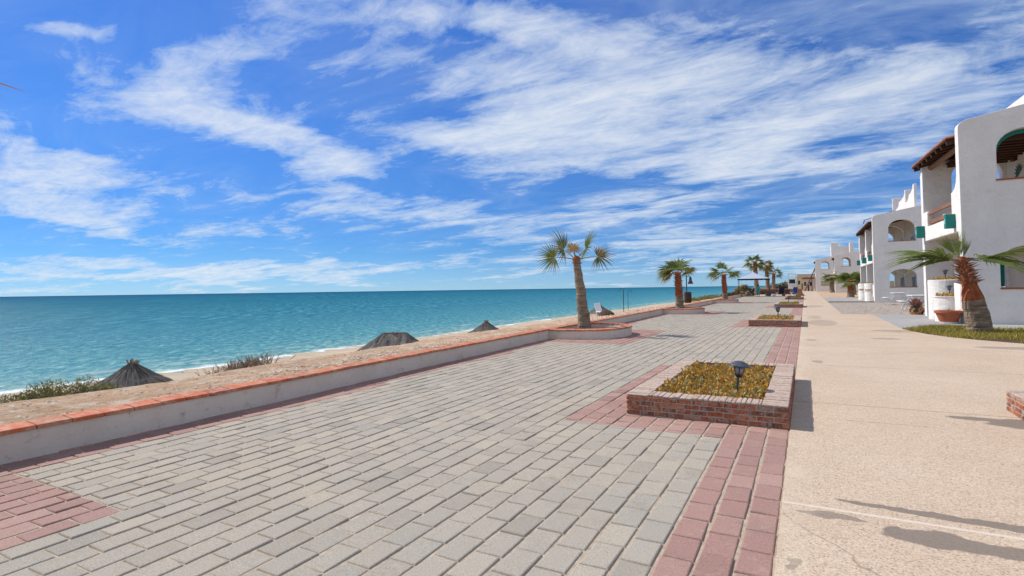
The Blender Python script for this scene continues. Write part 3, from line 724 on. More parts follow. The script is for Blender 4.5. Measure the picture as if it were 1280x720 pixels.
def palm(label, loc, h, r0, r1, lean, leaves, boots=30, fibre=.35, group='fan palms', seed=1, bootlen=.16, fib_r=None, spreads=None, prof=None, bootspan=.9, join=.56):
    """leaves: (screen angle deg: 0 right 90 away 180 left 270 to camera, elevation, petiole, blade, roll, droop, dry)"""
    rg = random.Random(seed)
    t = thing('fan_palm', label, 'palm tree', loc, 0, group)
    n = 22; path = []; rad = []; mis = []
    for q in range(n + 1):
        f = q / n
        path.append((lean[0] * f ** 1.2 + .015 * rg.uniform(-1, 1), lean[1] * f ** 1.2 + .015 * rg.uniform(-1, 1), -.06 + (h + .06) * f))
        r = r0 + (r1 - r0) * f ** .75
        if f < .08: r *= 1.08
        if prof: r = interp(prof, f)
        if fib_r and f > 1 - fibre: r = r1 * (1 + fib_r * math.sin((f - 1 + fibre) / fibre * math.pi))
        rad.append(r * rg.uniform(.97, 1.03)); mis.append(1 if f > 1 - fibre else 0)
    for dz_, fr in ((.04, .75), (.07, .45), (.09, .12)):
        path.append((path[n][0], path[n][1], path[n][2] + dz_)); rad.append(r1 * fr); mis.append(1)
    b = MB(); b.tube(path, rad, 18, wob=.03, mis=mis, rg=rg); trunk_mesh = b
    top = Vector(path[n])
    if boots:
        b = trunk_mesh
        for q in range(boots):
            f = 1 - fibre * bootspan * (q / boots) ** .9; a = q * 2.4 + rg.uniform(-.3, .3)
            k = min(n - 1, int(f * n)); c = Vector(path[k]).lerp(Vector(path[k + 1]), f * n - k) if k < n else top
            rr = rad[k] * .9; o = Vector((math.cos(a), math.sin(a), 0)); s_ = Vector((-math.sin(a), math.cos(a), 0))
            L = bootlen * rg.uniform(.6, 1.3); p = c + o * rr
            tip = p + o * L * .85 + Vector((0, 0, L * rg.uniform(.0, .6)))
            w = r1 * .22; zt = Vector((0, 0, .03))
            i = [b.vert(v) for v in (p - s_ * w - zt, p + s_ * w - zt, p + s_ * w * .8 + zt, p - s_ * w * .8 + zt, tip - s_ * w * .45, tip + s_ * w * .45)]
            for f_ in ((0, 1, 5, 4), (2, 3, 4, 5), (1, 2, 5), (0, 4, 3)): b.face([i[z] for z in f_], 2)
    tk = trunk_mesh.build('trunk', ['palm_bark', 'palm_fibre', 'boot'], t)
    b, s = MB(), MB()
    for li, (sa, el, pet, Rb, roll, dr, dry) in enumerate(leaves):
        az = YAW + R(sa)
        fan_leaf(b, s, top + Vector((math.cos(az), math.sin(az), 0)) * r1 * .35 + Vector((0, 0, -.05)), az, R(el), pet, Rb, R(roll), dr, spreads[li] if spreads else rg.uniform(100, 125), 26, dry, rg=rg, join=join)
    s.build('leaf_stems', 'petiole', t, smooth=True)
    b.build('crown', 'palm_leaf', t, dry=True, fixn=False)
    return t
def crown(n, seed, R_=.75, dry=.2, lo=-20, hi=75, pet=.5):
    rg = random.Random(seed); L = []
    for q in range(n):
        f = (q + .5) / n; el = hi - (hi - lo) * f ** .9 + rg.uniform(-8, 8)
        L.append((q * 137.5 + rg.uniform(-20, 20), el, pet * rg.uniform(.8, 1.2), R_ * rg.uniform(.85, 1.15), rg.uniform(-30, 30), rg.uniform(.25, .7), dry * (1 + 1.8 * max(0, f - .6)) * rg.uniform(.6, 1.4)))
    return L
palm('tall curved fan palm with frayed sparse crown in the first tiled bed', (-6.70, 17.5, .2), 2.45, .245, .115, (-.29, .02),
     [(182, 14, .72, .74, 75, .12, .55), (140, 44, .66, .92, 60, .10, .25), (46, 42, .70, .95, -56, .10, .22), (5, 14, .74, .72, -55, .4, .75), (110, 62, .45, .6, 20, .4, .6), (250, 55, .4, .5, 30, .8, 1.0)],
     boots=14, fibre=.09, seed=2, bootlen=.10, join=.36)
palm('bushy fan palm with red fibrous trunk beside the dark barrel', (-6.86, 34.2, .2), 2.25, .27, .18, (-.08, 0),
     [(185, 10, .5, .85, 40, .6, .35), (160, 30, .5, .9, 30, .5, .35), (35, 42, .75, .95, -30, .3, .25), (20, 20, .7, .8, -30, .5, .4), (100, 60, .5, .85, 10, .4, .2), (220, 25, .5, .8, 20, .6, .45), (300, 30, .5, .8, -10, .6, .4), (200, -10, .4, .8, 30, .5, .9), (130, 55, .5, .9, 10, .4, .25), (60, 65, .5, .9, 0, .4, .2)],
     boots=70, fibre=.68, seed=4)
palm('single trunk fan palm with open crown left of the canopy', (-6.9, 55.7, .2), 2.5, .28, .19, (-.06, 0),
     [(180, 15, .7, 1.0, 30, .5, .3), (150, 40, .7, 1.0, 20, .4, .25), (95, 72, .8, 1.0, 10, .3, .15), (10, 12, 1.0, 1.0, -30, .5, .3), (30, 40, .8, .9, -20, .4, .2), (230, 20, .6, .9, 20, .6, .4), (310, 20, .6, .9, -20, .6, .4), (190, -15, .5, .9, 20, .6, .9)],
     boots=70, fibre=.7, seed=5)
palm('thick palm with orange brown fibres and flat windswept leaves in the grass strip', (4.98, 22.95, -.03), 2.42, .45, .14, (-.42, -.17),
     [(184, 12, .5, 1.95, 14, .20, .10), (174, 15, .45, 1.75, -14, .20, .15), (194, 6, .4, 1.5, 20, .28, .2), (3, 12, .7, 2.0, -12, .14, .08), (11, 8, .6, 1.7, 14, .22, .18), (-12, 2, .5, 1.4, 22, .3, .25), (95, 86, .12, .95, 75, .02, .05), (150, 80, .10, .85, 60, .04, .05), (178, 60, .2, .9, 80, .08, .08), (30, 76, .12, .7, 60, .05, .08)],
     boots=80, fibre=.55, seed=6, bootlen=.27, bootspan=.62, prof=[(0, .37), (.07, .345), (.26, .325), (.40, .31), (.47, .29), (.55, .25), (.63, .215), (.8, .17), (1, .12)], spreads=(44, 44, 48, 44, 46, 52, 16, 16, 14, 16))
palm('broad green fan palm standing in front of the second white block', (5.0, 81.4, -.06), 2.1, .46, .30, (.05, 0), crown(20, 7, 1.15, .10, -15, 70, .8), boots=80, fibre=.55, seed=7, bootlen=.22)
palm('slim dark palm just behind the broad green fan palm', (6.6, 100.0, -.06), 2.4, .36, .26, (-.1, 0), crown(12, 17, 1.0, .15, -15, 70, .7), boots=40, fibre=.4, seed=17)
palm('drooping olive palm in front of the furthest white block', (4.75, 131, -.06), 3.2, .50, .34, (.0, 0), crown(13, 8, 1.5, .35, -25, 55, .9), boots=40, fibre=.4, seed=8)
palm('tallest palm with shaggy crown rising behind the canopy', (-7.75, 106, -.06), 5.9, .42, .34, (-.2, 0), crown(22, 9, 1.15, .22, -45, 75, .9), boots=40, fibre=.3, seed=9)
palm('middle palm of three behind the canopy with golden leaves', (-7.3, 130, -.06), 6.0, .42, .36, (-.2, 0), crown(17, 10, 1.2, .55, -40, 70, .8), boots=30, fibre=.3, seed=10)
palm('shortest and rightmost of the three palms behind the canopy', (-6.2, 129, -.06), 4.3, .40, .32, (.2, 0), crown(11, 12, 1.1, .2, -25, 65, 1.1), boots=20, fibre=.3, seed=12)
palm('palm at the left edge with only dry leaf tips in view', (-5.32, -1.15, -.06), 2.98, .28, .17, (0, 0), [(52, 11, .95, 1.72, 12, .02, .9), (62, 9, .8, 1.6, -10, .02, .9), (110, 14, .8, 1.1, 0, .2, .6), (200, 20, .8, 1.1, 0, .3, .4), (270, 20, .8, 1.1, 0, .3, .4), (330, 25, .8, 1.0, 0, .3, .4), (20, 50, .7, .9, 0, .3, .3)], boots=30, fibre=.3, seed=14)
t = palm('dry yellow stemless palm bush under the left half of the canopy', (-8.3, 88.5, -.06), .5, .28, .25, (0, 0), crown(24, 15, 1.0, .8, -5, 85, .8), boots=20, fibre=.6, seed=15)

# ------------------------------------------------------------------ white apartment blocks
def arch(x0, x1, sill, spring, top, n=16):
    c, a = (x0 + x1) / 2, (x1 - x0) / 2
    return [(x0, sill), (x1, sill)] + [(c + a * math.cos(math.pi * q / n), spring + (top - spring) * math.sin(math.pi * q / n)) for q in range(n + 1)]
def block(name_label, loc, rz, bays, bl, depth=9.0, front=True, boxes=True, group='white arched apartment blocks'):
    t = thing('apartment_block', name_label, 'building', loc, rz, group)
    xz = lambda u, v, w: (u, w, v)
    yz = lambda u, v, w: (w, u, v)
    SL = .195; T = bays * bl
    up, lo = arch(1.14, 3.02, 5.52, 6.65, 7.42), arch(1.12, 3.02, 1.38, 2.40, 2.98)
    cr = [(.0 + .47 * (1 - math.cos(a)), 7.66 + .32 * math.sin(a)) for a in [q * math.pi / 2 / 8 for q in range(9)]]
    outer = [(0, -.1), (depth, -.1), (depth, 7.98 + SL * (depth - .47))] + cr[::-1] + [(0.0, 7.5)]
    b = MB(); b.panel(outer, [up, lo], xz, 0, .40); b.build('end_wall', 'stucco', t, bevel=.03)
    for nm, L_, zz in (('window_sill', 5.52, 0), ('window_sill', 1.38, 0)):
        b = MB(); b.box(1.10, 3.06, -.035, .44, L_ - .05, L_ + .012); b.build(nm, 'plain_terracotta', t, bevel=.008)
    RS, RZ = .25, 7.34                                   # roof slope and eave height
    for k in range(1, bays + 1):
        y = k * bl
        b = MB(); b.panel([(0, -.1), (depth, -.1), (depth, RZ - .05 + RS * 3.6), (3.6, RZ - .05 + RS * 3.6), (0, RZ - .07)], [up, lo], xz, y - .40, y); b.build('party_wall', 'stucco', t, bevel=.025)
    b = MB()
    b.box(3.15, 3.40, .40, T - .40, 0, 8.0); b.build('back_wall', 'tan_and_bounce_wall', t)  # warm bounce light is painted into this wall's tan colour
    b = MB(); b.box(3.40, depth, .40, T - .4, 7.75, 8.0); b.build('flat_roof', 'stucco', t)
    # doors in the back wall
    for k in range(bays):
        y = k * bl
        for z0, z1 in ((.12, 2.3), (3.87, 6.05)):
            b = MB(); b.box(3.10, 3.148, y + 1.2, y + 2.8, z0, z1); d = b.build('glass_door', 'dark_opening', t)
            b = MB(); b.box(3.07, 3.10, y + 1.12, y + 1.2, z0, z1 + .08); b.box(3.07, 3.10, y + 2.8, y + 2.88, z0, z1 + .08); b.box(3.07, 3.10, y + 1.2, y + 2.8, z1, z1 + .08); b.box(3.07, 3.10, y + 1.97, y + 2.03, z0, z1); b.build('door_frame', 'white_paint', d)
    # balcony slab, parapet, rails
    for k in range(bays):
        ya, yb = k * bl + (.40 if k == 0 else 0), (k + 1) * bl - .40
        b = MB(); b.box(.22, 3.15, ya, yb, 3.64, 3.86); b.build('balcony_floor', 'tan_and_bounce_wall', t)
        sh = [(ya + .75 - .75 * math.cos(a) * 1.0, 5.30 + .62 * math.sin(a)) for a in [0]]
        n = 8; shoulder = [(ya + .78 * (1 - q / n), 5.28 + .65 * (1 - math.sqrt(max(0, 1 - (q / n) ** 2)))) for q in range(n + 1)]
        outer = [(ya, 3.62), (yb, 3.62), (yb, 5.0), (yb - .62, 5.0), (yb - .70, 4.93), (yb - .70, 4.28), (ya + .78, 4.28)] + shoulder
        b = MB(); b.panel(outer, [], yz, .0, .2); b.build('balcony_parapet', 'stucco', t, bevel=.025)
        for z in (4.90, 4.46):
            b = MB(); b.bar((.10, ya + .74, z), (.10, yb - .66, z), .07, .17); b.build('wood_rail', 'rail_wood', t, bevel=.012)
        if boxes:
            for yy in (ya + .42, yb - .05):
                b = MB(); b.box(-.32, -.004, yy - .15, yy + .15, 3.80, 4.36); bx = b.build('teal_box', 'teal_paint', t, bevel=.012)
                b = MB(); b.box(-.345, -.30, yy - .17, yy + .17, 4.362, 4.385); b.build('box_lid', 'white_paint', bx)
                b = MB(); b.box(-.326, -.3205, yy - .03, yy + .03, 3.98, 4.18); b.build('box_vent', 'white_paint', bx)
    if boxes and bays == 1:
        b = MB(); b.box(.95, 3.14, .41, T - .41, 7.24, 7.30); ce = b.build('ceiling', 'dark_wood', t)
        b = MB(); y = .55
        while y < T - .5:
            b.box(.95, 3.14, y, y + .11, 7.08, 7.238); y += .55
        b.build('ceiling_beams', 'dark_wood', ce)
    # tiled canopy
    y0, y1 = .41, T + .22
    b = MB(); rg = random.Random(int(loc[1])); y = y0 + .10
    while y < y1 - .05:
        for s in range(9):
            xa = -.30 + s * .44; xb = xa + .50; o = rg.uniform(-.012, .012); lift = -.02
            ring = []
            for x, dz in ((xa, .035), (xb, 0)):
                z = RZ + RS * (x + .25) + dz
                ring.append([b.vert((x, y + o + .093 * math.cos(a), z + .085 * math.sin(a))) for a in [q * math.pi / 6 for q in range(7)]])
            for q in range(6): b.face((ring[0][q], ring[1][q], ring[1][q + 1], ring[0][q + 1]))
            if s == 0: b.face(ring[0] + [b.vert((xa, y + o, RZ + .01))])
        y += .2
    rf = b.build('tile_roof', 'roof_tile', t, fixn=False)
    b = MB()
    pts = [(-.28, RZ - .05), (3.6, RZ - .05 + RS * 3.88), (3.6, RZ + RS * 3.88), (-.28, RZ)]
    b.panel(pts, [], xz, y0, y1); b.build('roof_deck', 'dark_wood', rf)
    b = MB(); y = y0 + .15
    while y < y1:
        b.bar((-.24, y, RZ - .14), (3.5, y, RZ - .14 + RS * 3.74), .13, .17); y += .8
    b.build('rafters', 'dark_wood', rf, bevel=.01)
    b = MB(); b.tube([(.35, y0, RZ - .17), (.35, y1 - .7, RZ - .17)], .12, 12); b.build('roof_beam', 'beam_wood', rf)
    # ground floor: terrace blocks and round planters
    for k in range(bays):
        ya, yb = k * bl + (.40 if k == 0 else 0), (k + 1) * bl - .40
        b = MB(); b.box(.0, 3.15, ya, yb, -.05, .10); b.build('terrace_floor', 'patio_paving', t)
        b = MB(); b.box(-.02, .9, ya + .003, ya + .80, -.05, 1.60); st = b.build('terrace_step_wall', 'stucco', t, bevel=.03)
        b = MB(); b.panel([(ya + .30, -.02), (ya + .58, -.02)] + [(ya + .44 + .14 * math.cos(math.pi * q / 8), .36 + .14 * math.sin(math.pi * q / 8)) for q in range(9)], [], yz, -.035, -.021); b.build('niche', 'dark_opening', st)
        cy = yb - 2.5
        if front:
            b = MB(); b.lathe([(.66, -.05), (.66, 1.72), (.60, 1.74), (.54, 1.72), (.54, 1.60)], (.22, cy), 34); dr = b.build('tall_round_planter', 'stucco', t, smooth=False)
            b = MB(); b.lathe([(.50, -.05), (.50, 1.00), (.53, 1.01), (.53, 1.05), (.43, 1.05), (.43, .96)], (-.06, cy - 1.6), 30); d2 = b.build('low_round_planter', 'stucco', t)
            b = MB(); b.box(-.15, .5, ya + .80, cy - 1.55, 1.0, 1.05); b.box(.08, .22, ya + .80, cy + .1, -.05, 1.0); b.build('low_terrace_wall', 'stucco', t, bevel=.01)
            b = MB(); rg = random.Random(k + 3)
            leaf_cloud(b, [(.22 + r * math.cos(a), cy + r * math.sin(a), 1.66 + .16 * rg.random()) for r, a in [(.54 * math.sqrt(rg.random()), rg.uniform(0, 6.28)) for _ in range(900)]], .09, rg, .4, .4)
            b.build('dry_plants', 'ground_cover_leaf', dr, fixn=False)
            b = MB()
            leaf_cloud(b, [(-.06 + r * math.cos(a), cy - 1.6 + r * math.sin(a), 1.0 + .14 * rg.random()) for r, a in [(.46 * math.sqrt(rg.random()), rg.uniform(0, 6.28)) for _ in range(800)]], .09, rg, .4, .4)
            b.build('dry_plants', 'ground_cover_leaf', d2, fixn=False)
    return t
B1 = block('nearest white stucco block with wooden balcony rails and red tiled canopy', (5.37, 26.77, 0), R(2.6), 1, 6.2)
def wl(B, x, y, z):
    a = B.rotation_euler[2]; return (B.location[0] + x * math.cos(a) - y * math.sin(a), B.location[1] + x * math.sin(a) + y * math.cos(a), z)
# things on the nearest block
cy = 6.2 - .4 - 2.5
solar_lamp(wl(B1, .18, cy - .05, 1.72), 'small solar lamp on top of the taller round white planter', (0, 0), 1.05)
solar_lamp(wl(B1, -.06, cy - 1.65, 1.03), 'small solar lamp on the lower round white planter above the terracotta pot', (0, .03), 1.05)
b = MB(); b.box(3.55, 8.6, .7, 8.6, 7.9, 9.88); b.build('rooftop_room', 'stucco', B1, bevel=.03)
b = MB(); b.box(2.98, 3.148, 4.45, 4.78, 6.95, 7.40); b.build('wall_lantern', 'dark_wood', B1, bevel=.02)
b = MB()
for q in range(7):
    a = R(-20 + q * 27); p = Vector((3.12, 4.25, 6.35))
    e_ = p + Vector((-.04, math.cos(a) * .42, math.sin(a) * .45)); s_ = Vector((0, -math.sin(a), math.cos(a))) * .07
    b.face([b.vert(v) for v in (p, p.lerp(e_, .5) + s_, e_, p.lerp(e_, .5) - s_)])
b.build('leaf_ornament', 'plant_green', B1, fixn=False)
# teal shutters and arch trim
ar = arch(1.14, 3.02, 5.52, 6.65, 7.42); ar2 = arch(1.26, 2.90, 5.6, 6.62, 7.26)
b = MB(); xz = lambda u, v, w: (u, w, v)
top1 = ar[2:]; top2 = ar2[2:]
b.panel(top1 + top2[::-1], [], xz, .34, .398); b.build('arch_trim', 'teal_paint', B1)
b = MB(); al = arch(1.12, 3.02, 1.40, 2.40, 2.96); cx = 2.55
b.panel([(cx, 1.4), (3.0, 1.4)] + [p for p in al[2:] if p[0] > cx and p[0] < 3.01] + [(cx, 2.85)], [], xz, 5.98, 6.02); b.build('shutter', 'teal_paint', B1)

B2 = block('middle white block with two bays, two arched side windows and stepped roof walls', (5.22, 56.3, 0), 0, 2, 6.65); B2.scale = (1, 1, .955)
yz = lambda u, v, w: (w, u, v)
for xa, xb, y, z in ((3.06, 3.98, 12.9, 11.1), (3.06, 3.9, 4.9, 10.75)):
    b = MB(); b.box(xa, xb, y, y + .3, 7.9, z); b.build('stair_wall', 'stucco', B2, bevel=.03)
def scoop(y0, z0, y1, z1): return [(y0 + (y1 - y0) * q / 6, z0 + (z1 - z0) * (1 - math.sqrt(max(0, 1 - (q / 6) ** 2)))) for q in range(7)]
b = MB(); prof = [(12.9, 7.9)] + scoop(12.9, 9.1, 11.0, 9.6) + scoop(10.6, 9.6, 8.8, 10.1) + scoop(8.4, 10.1, 5.25, 10.55) + [(4.895, 10.55), (4.895, 9.5)] + scoop(4.6, 9.5, 3.0, 10.0) + scoop(2.7, 10.0, .9, 10.6) + [(.5, 10.6), (.5, 7.9)]
b.panel(prof, [], yz, 3.08, 3.3); b.build('stair_wall', 'stucco', B2, bevel=.03)
b = MB(); b.bar((-.55, .2, 7.55), (1.6, .2, 8.27), .05, .05); b.bar((-.55, .2, 7.55), (-.62, .2, 7.25), .07, .07); b.build('drain_pipe', 'dark_metal', B2)
B3 = block('furthest but one white block with arched windows behind the drooping palm', (5.55, 136, 0), 0, 1, 7.0, 7.0, False, False)
B4 = block('furthest white block projecting towards the walkway with sky showing through its arch', (2.2, 155, 0), 0, 1, 7.0, 6.0, False, False)
for B, bx in ((B4, [(3.6, 5.2, 3.0, 3.4, 8, 12.1), (3.6, 4.0, 3.4, 6.5, 8, 11.4), (5.2, 8.2, 3.2, 3.5, 8, 11.2)]), (B3, [(3.2, 4.0, 5, 6.9, 8, 10.9), (4.8, 6.3, 3.4, 3.8, 8, 11.4)])):
    for q in bx:
        b = MB(); b.box(*q); b.build('roof_stair_wall', 'stucco', B, bevel=.03)

# pots and tables by the nearest block
t = thing('terracotta_pot', 'big terracotta bowl pot on the patio before the nearest block', 'plant pot', (4.92, 27.05, .004))
b = MB(); b.lathe([(.26, 0), (.28, .05), (.41, .40), (.45, .41), (.46, .50), (.42, .505), (.39, .42), (.10, .41)], n=36); b.build('bowl', 'plain_terracotta', t, smooth=False, bevel=.006)
b = MB(); b.lathe([(.262, -.003), (.283, .045), (.292, .06), (.286, .062)], n=36, cap=False); b.build('foot_ring', 'white_paint', t)
b = MB(); rg = random.Random(9)
for q in range(60):
    a = rg.uniform(0, 6.28); r = .36 * math.sqrt(rg.random()); blade(b, r * math.cos(a), r * math.sin(a), .42, rg.uniform(.08, .2), .02, rg)
b.build('seedlings', 'succulent_red', t, fixn=False)
t = thing('painted_pot', 'painted pot of pinkish succulents with orange flowers on dark glaze', 'plant pot', (4.95, 34.3, 0))
b = MB(); b.lathe([(.22, 0), (.26, .02), (.34, .18), (.33, .30), (.27, .37), (.30, .40), (.29, .41), (.25, .38), (.06, .37)], n=32); b.build('pot_body', 'painted_pot', t, smooth=True)
b = MB()
for q in range(170):
    a = rg.uniform(0, 6.28); el = rg.uniform(.25, 1.45); L = rg.uniform(.3, .52); d = Vector((math.cos(a) * math.cos(el), math.sin(a) * math.cos(el), math.sin(el)))
    s_ = d.cross(Vector((0, 0, 1))).normalized() * .035; p = Vector((0, 0, .36)) + d * .08; e_ = p + d * L
    b.face([b.vert(v) for v in (p - s_ * .5, p + s_ * .5, p.lerp(e_, .55) + s_, e_, p.lerp(e_, .55) - s_)])
b.build('succulent', 'succulent_red', t, fixn=False)
def picnic(loc, label, rz):
    t = thing('picnic_table', label, 'picnic table', loc, rz, 'white picnic tables on the gravel')
    b = MB()
    for q in range(5): b.box(-.40 + q * .162, -.25 + q * .162, -.95, .95, .87, .91)
    b.build('tabletop', 'white_paint', t, bevel=.006)
    for sx in (-1, 1):
        b = MB()
        for q in range(2): b.box(sx * .78 - .14 + q * .145, sx * .78 - .005 + q * .145, -.95, .95, .53, .57)
        b.build('bench', 'white_paint', t, bevel=.006)
    for y in (-.65, .65):
        for sx in (-1, 1):
            b = MB(); b.bar((sx * .22, y, .86), (sx * .74, y, .0), .05, .09, up=(0, 1, 0)); b.build('leg', 'white_paint', t)
        b = MB(); b.bar((-.86, y + .055, .49), (.86, y + .055, .49), .045, .08); b.bar((-.38, y + .055, .83), (.38, y + .055, .83), .045, .07); b.build('crossbar', 'white_paint', t)
    return t
picnic((5.75, 39.4, 0), 'white picnic table nearer, half hidden by the nearest block behind the painted pot', 0)
picnic((6.1, 49.9, 0), 'white picnic table standing before the arched side wall of the middle block', 0)

# ------------------------------------------------------------------ beach side things
def palapa(loc, label, Rr, H, z_g, ridge=0.0, ang=0.0, seed=1):
    """thatched sunshade: loc is the ground point, H height of its peak"""
    t = thing('thatched_sunshade', label, 'beach sunshade', loc, ang, 'thatched sunshades on the beach')
    rg = random.Random(seed); n, m = 72, 9; drop = Rr * .60
    b = MB(); rows = []
    for j in range(m + 1):
        f = j / m; row = []
        for q in range(n):
            a = 2 * math.pi * q / n; r = .06 + (Rr - .06) * f; jit = (.05 * rg.uniform(-1, 1) if 0 < j < m else 0)
            rr = r * (1 + (rg.uniform(-.06, .06) if j == m else 0)); x = rr * math.cos(a); y = rr * math.sin(a)
            x += (ridge if math.cos(a) >= 0 else -ridge) * min(1, abs(math.cos(a)) * 3)
            z = H - drop * (f ** .88) + jit * .5 + (.02 * rg.random() if j < m else rg.uniform(-.09, .03))
            i = b.vert((x, y, z)); b.uv[i] = (a / 6.283, f); row.append(i)
        rows.append(row)
    for r0, r1 in zip(rows, rows[1:]):
        for q in range(n): b.face((r0[q], r1[q], r1[(q + 1) % n], r0[(q + 1) % n]))
    b.face(rows[0])
    # loose straw tufts
    for q in range(900):
        a = rg.uniform(0, 6.283); f = rg.uniform(.05, 1.0); r = Rr * f
        sx = (ridge if math.cos(a) >= 0 else -ridge) * min(1, abs(math.cos(a)) * 3)
        p = Vector((r * math.cos(a) + sx, r * math.sin(a), H - drop * f ** .88 + .015)); d = Vector((math.cos(a), math.sin(a), -.45 + rg.uniform(-.2, .25))).normalized()
        s_ = Vector((-math.sin(a), math.cos(a), 0)) * .012; L = rg.uniform(.12, .3)
        ii = [b.vert(v) for v in (p - s_, p + s_, p + d * L)]
        for i in ii: b.uv[i] = (a / 6.283 + rg.uniform(-.05, .05), f)
        b.face(ii)
    b.build('thatch_roof', 'thatch', t, fixn=False)
    b = MB()
    for q in range(16):
        a = rg.uniform(0, 6.28); b.bar((.05 * math.cos(a), .05 * math.sin(a), H - .08), (.13 * math.cos(a), .13 * math.sin(a), H + rg.uniform(.03, .10)), .035, .035)
    if ridge: b.bar((-ridge, 0, H + .02), (ridge, 0, H + .02), .10, .06)
    b.build('roof_knot', 'twig', t)
    for q in range(4 if Rr > 1.8 else 1):
        b = MB(); a = q * math.pi / 2 + .78; r = Rr * .62 if Rr > 1.8 else 0
        b.tube([(r * math.cos(a), r * math.sin(a), -.1), (r * math.cos(a), r * math.sin(a), H - .3 - (drop * .5 if r else 0))], .06, 8); b.build('post', 'beam_wood', t)
def on_beach(x, y): return ground_z(x, y)
def pal(x, y, zpk, label, Rr, ridge=0, ang=0, seed=1):
    g = on_beach(x, y); palapa((x, y, g), label, Rr, zpk - g, g, ridge, ang, seed)
pal(-15.0, 7.45, -.13, 'grey thatched sunshade with dark knotted peak behind the green bush', 1.5, 0, 0, 1)
pal(-15.9, 18.4, -.27, 'wide dark thatched sunshade with a flat ridge in the middle of the beach', 1.95, .5, R(28), 2)
pal(-16.5, 27.1, -.27, 'small pointed thatched sunshade left of the tall curved palm', 1.55, 0, 0, 3)
pal(-17.0, 48.4, -.02, 'dark thatched sunshade almost hidden behind the white beach lounger', 1.35, 0, 0, 4)

def bush(name, label, cat, pts, n, size, mat, seed, slim=.35, up=.5, kind=None, group=None):
    """pts: list of (x,y,z,rx,ry,rz) clumps"""
    rg = random.Random(seed); c = pts[0]
    t = thing(name, label, cat, (c[0], c[1], c[2]), 0, group)
    b, s = MB(), MB(); L = []
    for (x, y, z, rx, ry, rz) in pts:
        for _ in range(n):
            d = Vector((rg.gauss(0, 1), rg.gauss(0, 1), abs(rg.gauss(0, 1)))).normalized(); r = rg.random() ** .45
            L.append((x - c[0] + d.x * r * rx, y - c[1] + d.y * r * ry, z - c[2] + d.z * r * rz))
        for _ in range(16):
            d = Vector((rg.gauss(0, .7), rg.gauss(0, .7), 1)).normalized(); p = Vector((x - c[0], y - c[1], z - c[2] - .08))
            s.bar(p, p + Vector((d.x * rx, d.y * ry, d.z * rz)) * rg.uniform(.7, 1.05), .008, .008)
    leaf_cloud(b, L, size, rg, slim, up)
    b.build('foliage', mat, t, fixn=False); name.startswith(('creeping', 'dark')) or s.build('stems', 'twig', t)
    return t
cl = []; rg = random.Random(31)
for q in range(16):
    f = q / 15; x = -10.95 - .3 * f + rg.uniform(-.25, .2); y = 3.6 + 1.7 * f + rg.uniform(-.12, .12); h = .15 + .32 * math.sin(min(1, .1 + f) * 2.7) + rg.uniform(-.03, .05)
    cl.append((x, y, ground_z(x, y) - .03, .30, .28, max(.10, h)))
bush('beach_bush', 'low olive green bush spreading along the sandy bank before the first sunshade', 'bush', cl, 700, .06, 'hedge_leaf', 5, .22, 1.0)
t = thing('dry_shrub', 'bare grey twiggy shrub on the sandy bank between the first two sunshades', 'shrub', (-11.0, 7.6, 0))
b = MB(); rg = random.Random(14)
for q in range(330):
    x = rg.gauss(0, .36); y = rg.gauss(0, .28); p = Vector((x, y, ground_z(-11 + x, 7.6 + y) - .03)); d = Vector((rg.gauss(.15, .45), rg.gauss(0, .45), .75)).normalized(); L = rg.uniform(.12, .34)
    b.bar(p, p + d * L, .008, .008)
    for _ in range(2):
        e_ = p + d * L * rg.uniform(.4, .9); b.bar(e_, e_ + Vector((rg.gauss(0, .6), rg.gauss(0, .6), .6)).normalized() * L * .5, .005, .005)
b.build('twigs', 'twig', t)
cl = []
for q in range(12):
    y = 52 + q * 2.4; x = wx(y) - 1.9 + rg.uniform(-.5, .5); cl.append((x, y, ground_z(x, y) - .03, .9, 1.3, .32))
bush('creeping_ground_cover', 'yellow green creeping plants behind the seawall beside the palm closest to the canopy', 'ground cover', cl, 160, .22, 'yellow_shrub_leaf', 6)['kind'] = 'stuff'
cl = []
for q in range(8):
    y = 74 + q * 2.2; x = wx(y) - .8 + rg.uniform(-.2, .2); cl.append((x, y, .05, .7, 1.2, .75))
bush('dark_hedge', 'dark low hedge on the seawall left of the canopy leg', 'hedge', cl, 200, .2, 'dark_hedge_leaf', 7)
# pale shells and stones
b = MB(); rg = random.Random(17)
for q in range(2600):
    if q < 900: y = rg.gauss(8.6, 2.2); d = -.40 - abs(rg.gauss(0, .6))
    elif q < 1700: y = rg.uniform(20.5, 41); d = -.4 - abs(rg.gauss(0, .75))
    else: y = 2 + 20 * rg.random() ** 1.4; d = rg.uniform(-4.2, -.3)
    x = wx(y) + d; r = rg.uniform(.008, .032) * (1 if q < 900 else 1.9 if q < 1700 else .75); z = ground_z(x, y) + r * .2
    base = len(b.v)
    for v in ((1, 0, 0), (-1, 0, 0), (0, 1, 0), (0, -1, 0), (0, 0, .7), (0, 0, -.7)):
        b.vert((x + v[0] * r * rg.uniform(.6, 1.3), y + v[1] * r * rg.uniform(.6, 1.3), z + v[2] * r * rg.uniform(.6, 1.2)))
    for f in ((0, 2, 4), (2, 1, 4), (1, 3, 4), (3, 0, 4), (2, 0, 5), (1, 2, 5), (3, 1, 5), (0, 3, 5)): b.face([base + k for k in f])
tag(b.build('shell_rubble', 'shell_stone', fixn=False), 'pale shells and stones scattered on the sand behind the seawall', 'shells', kind='stuff')
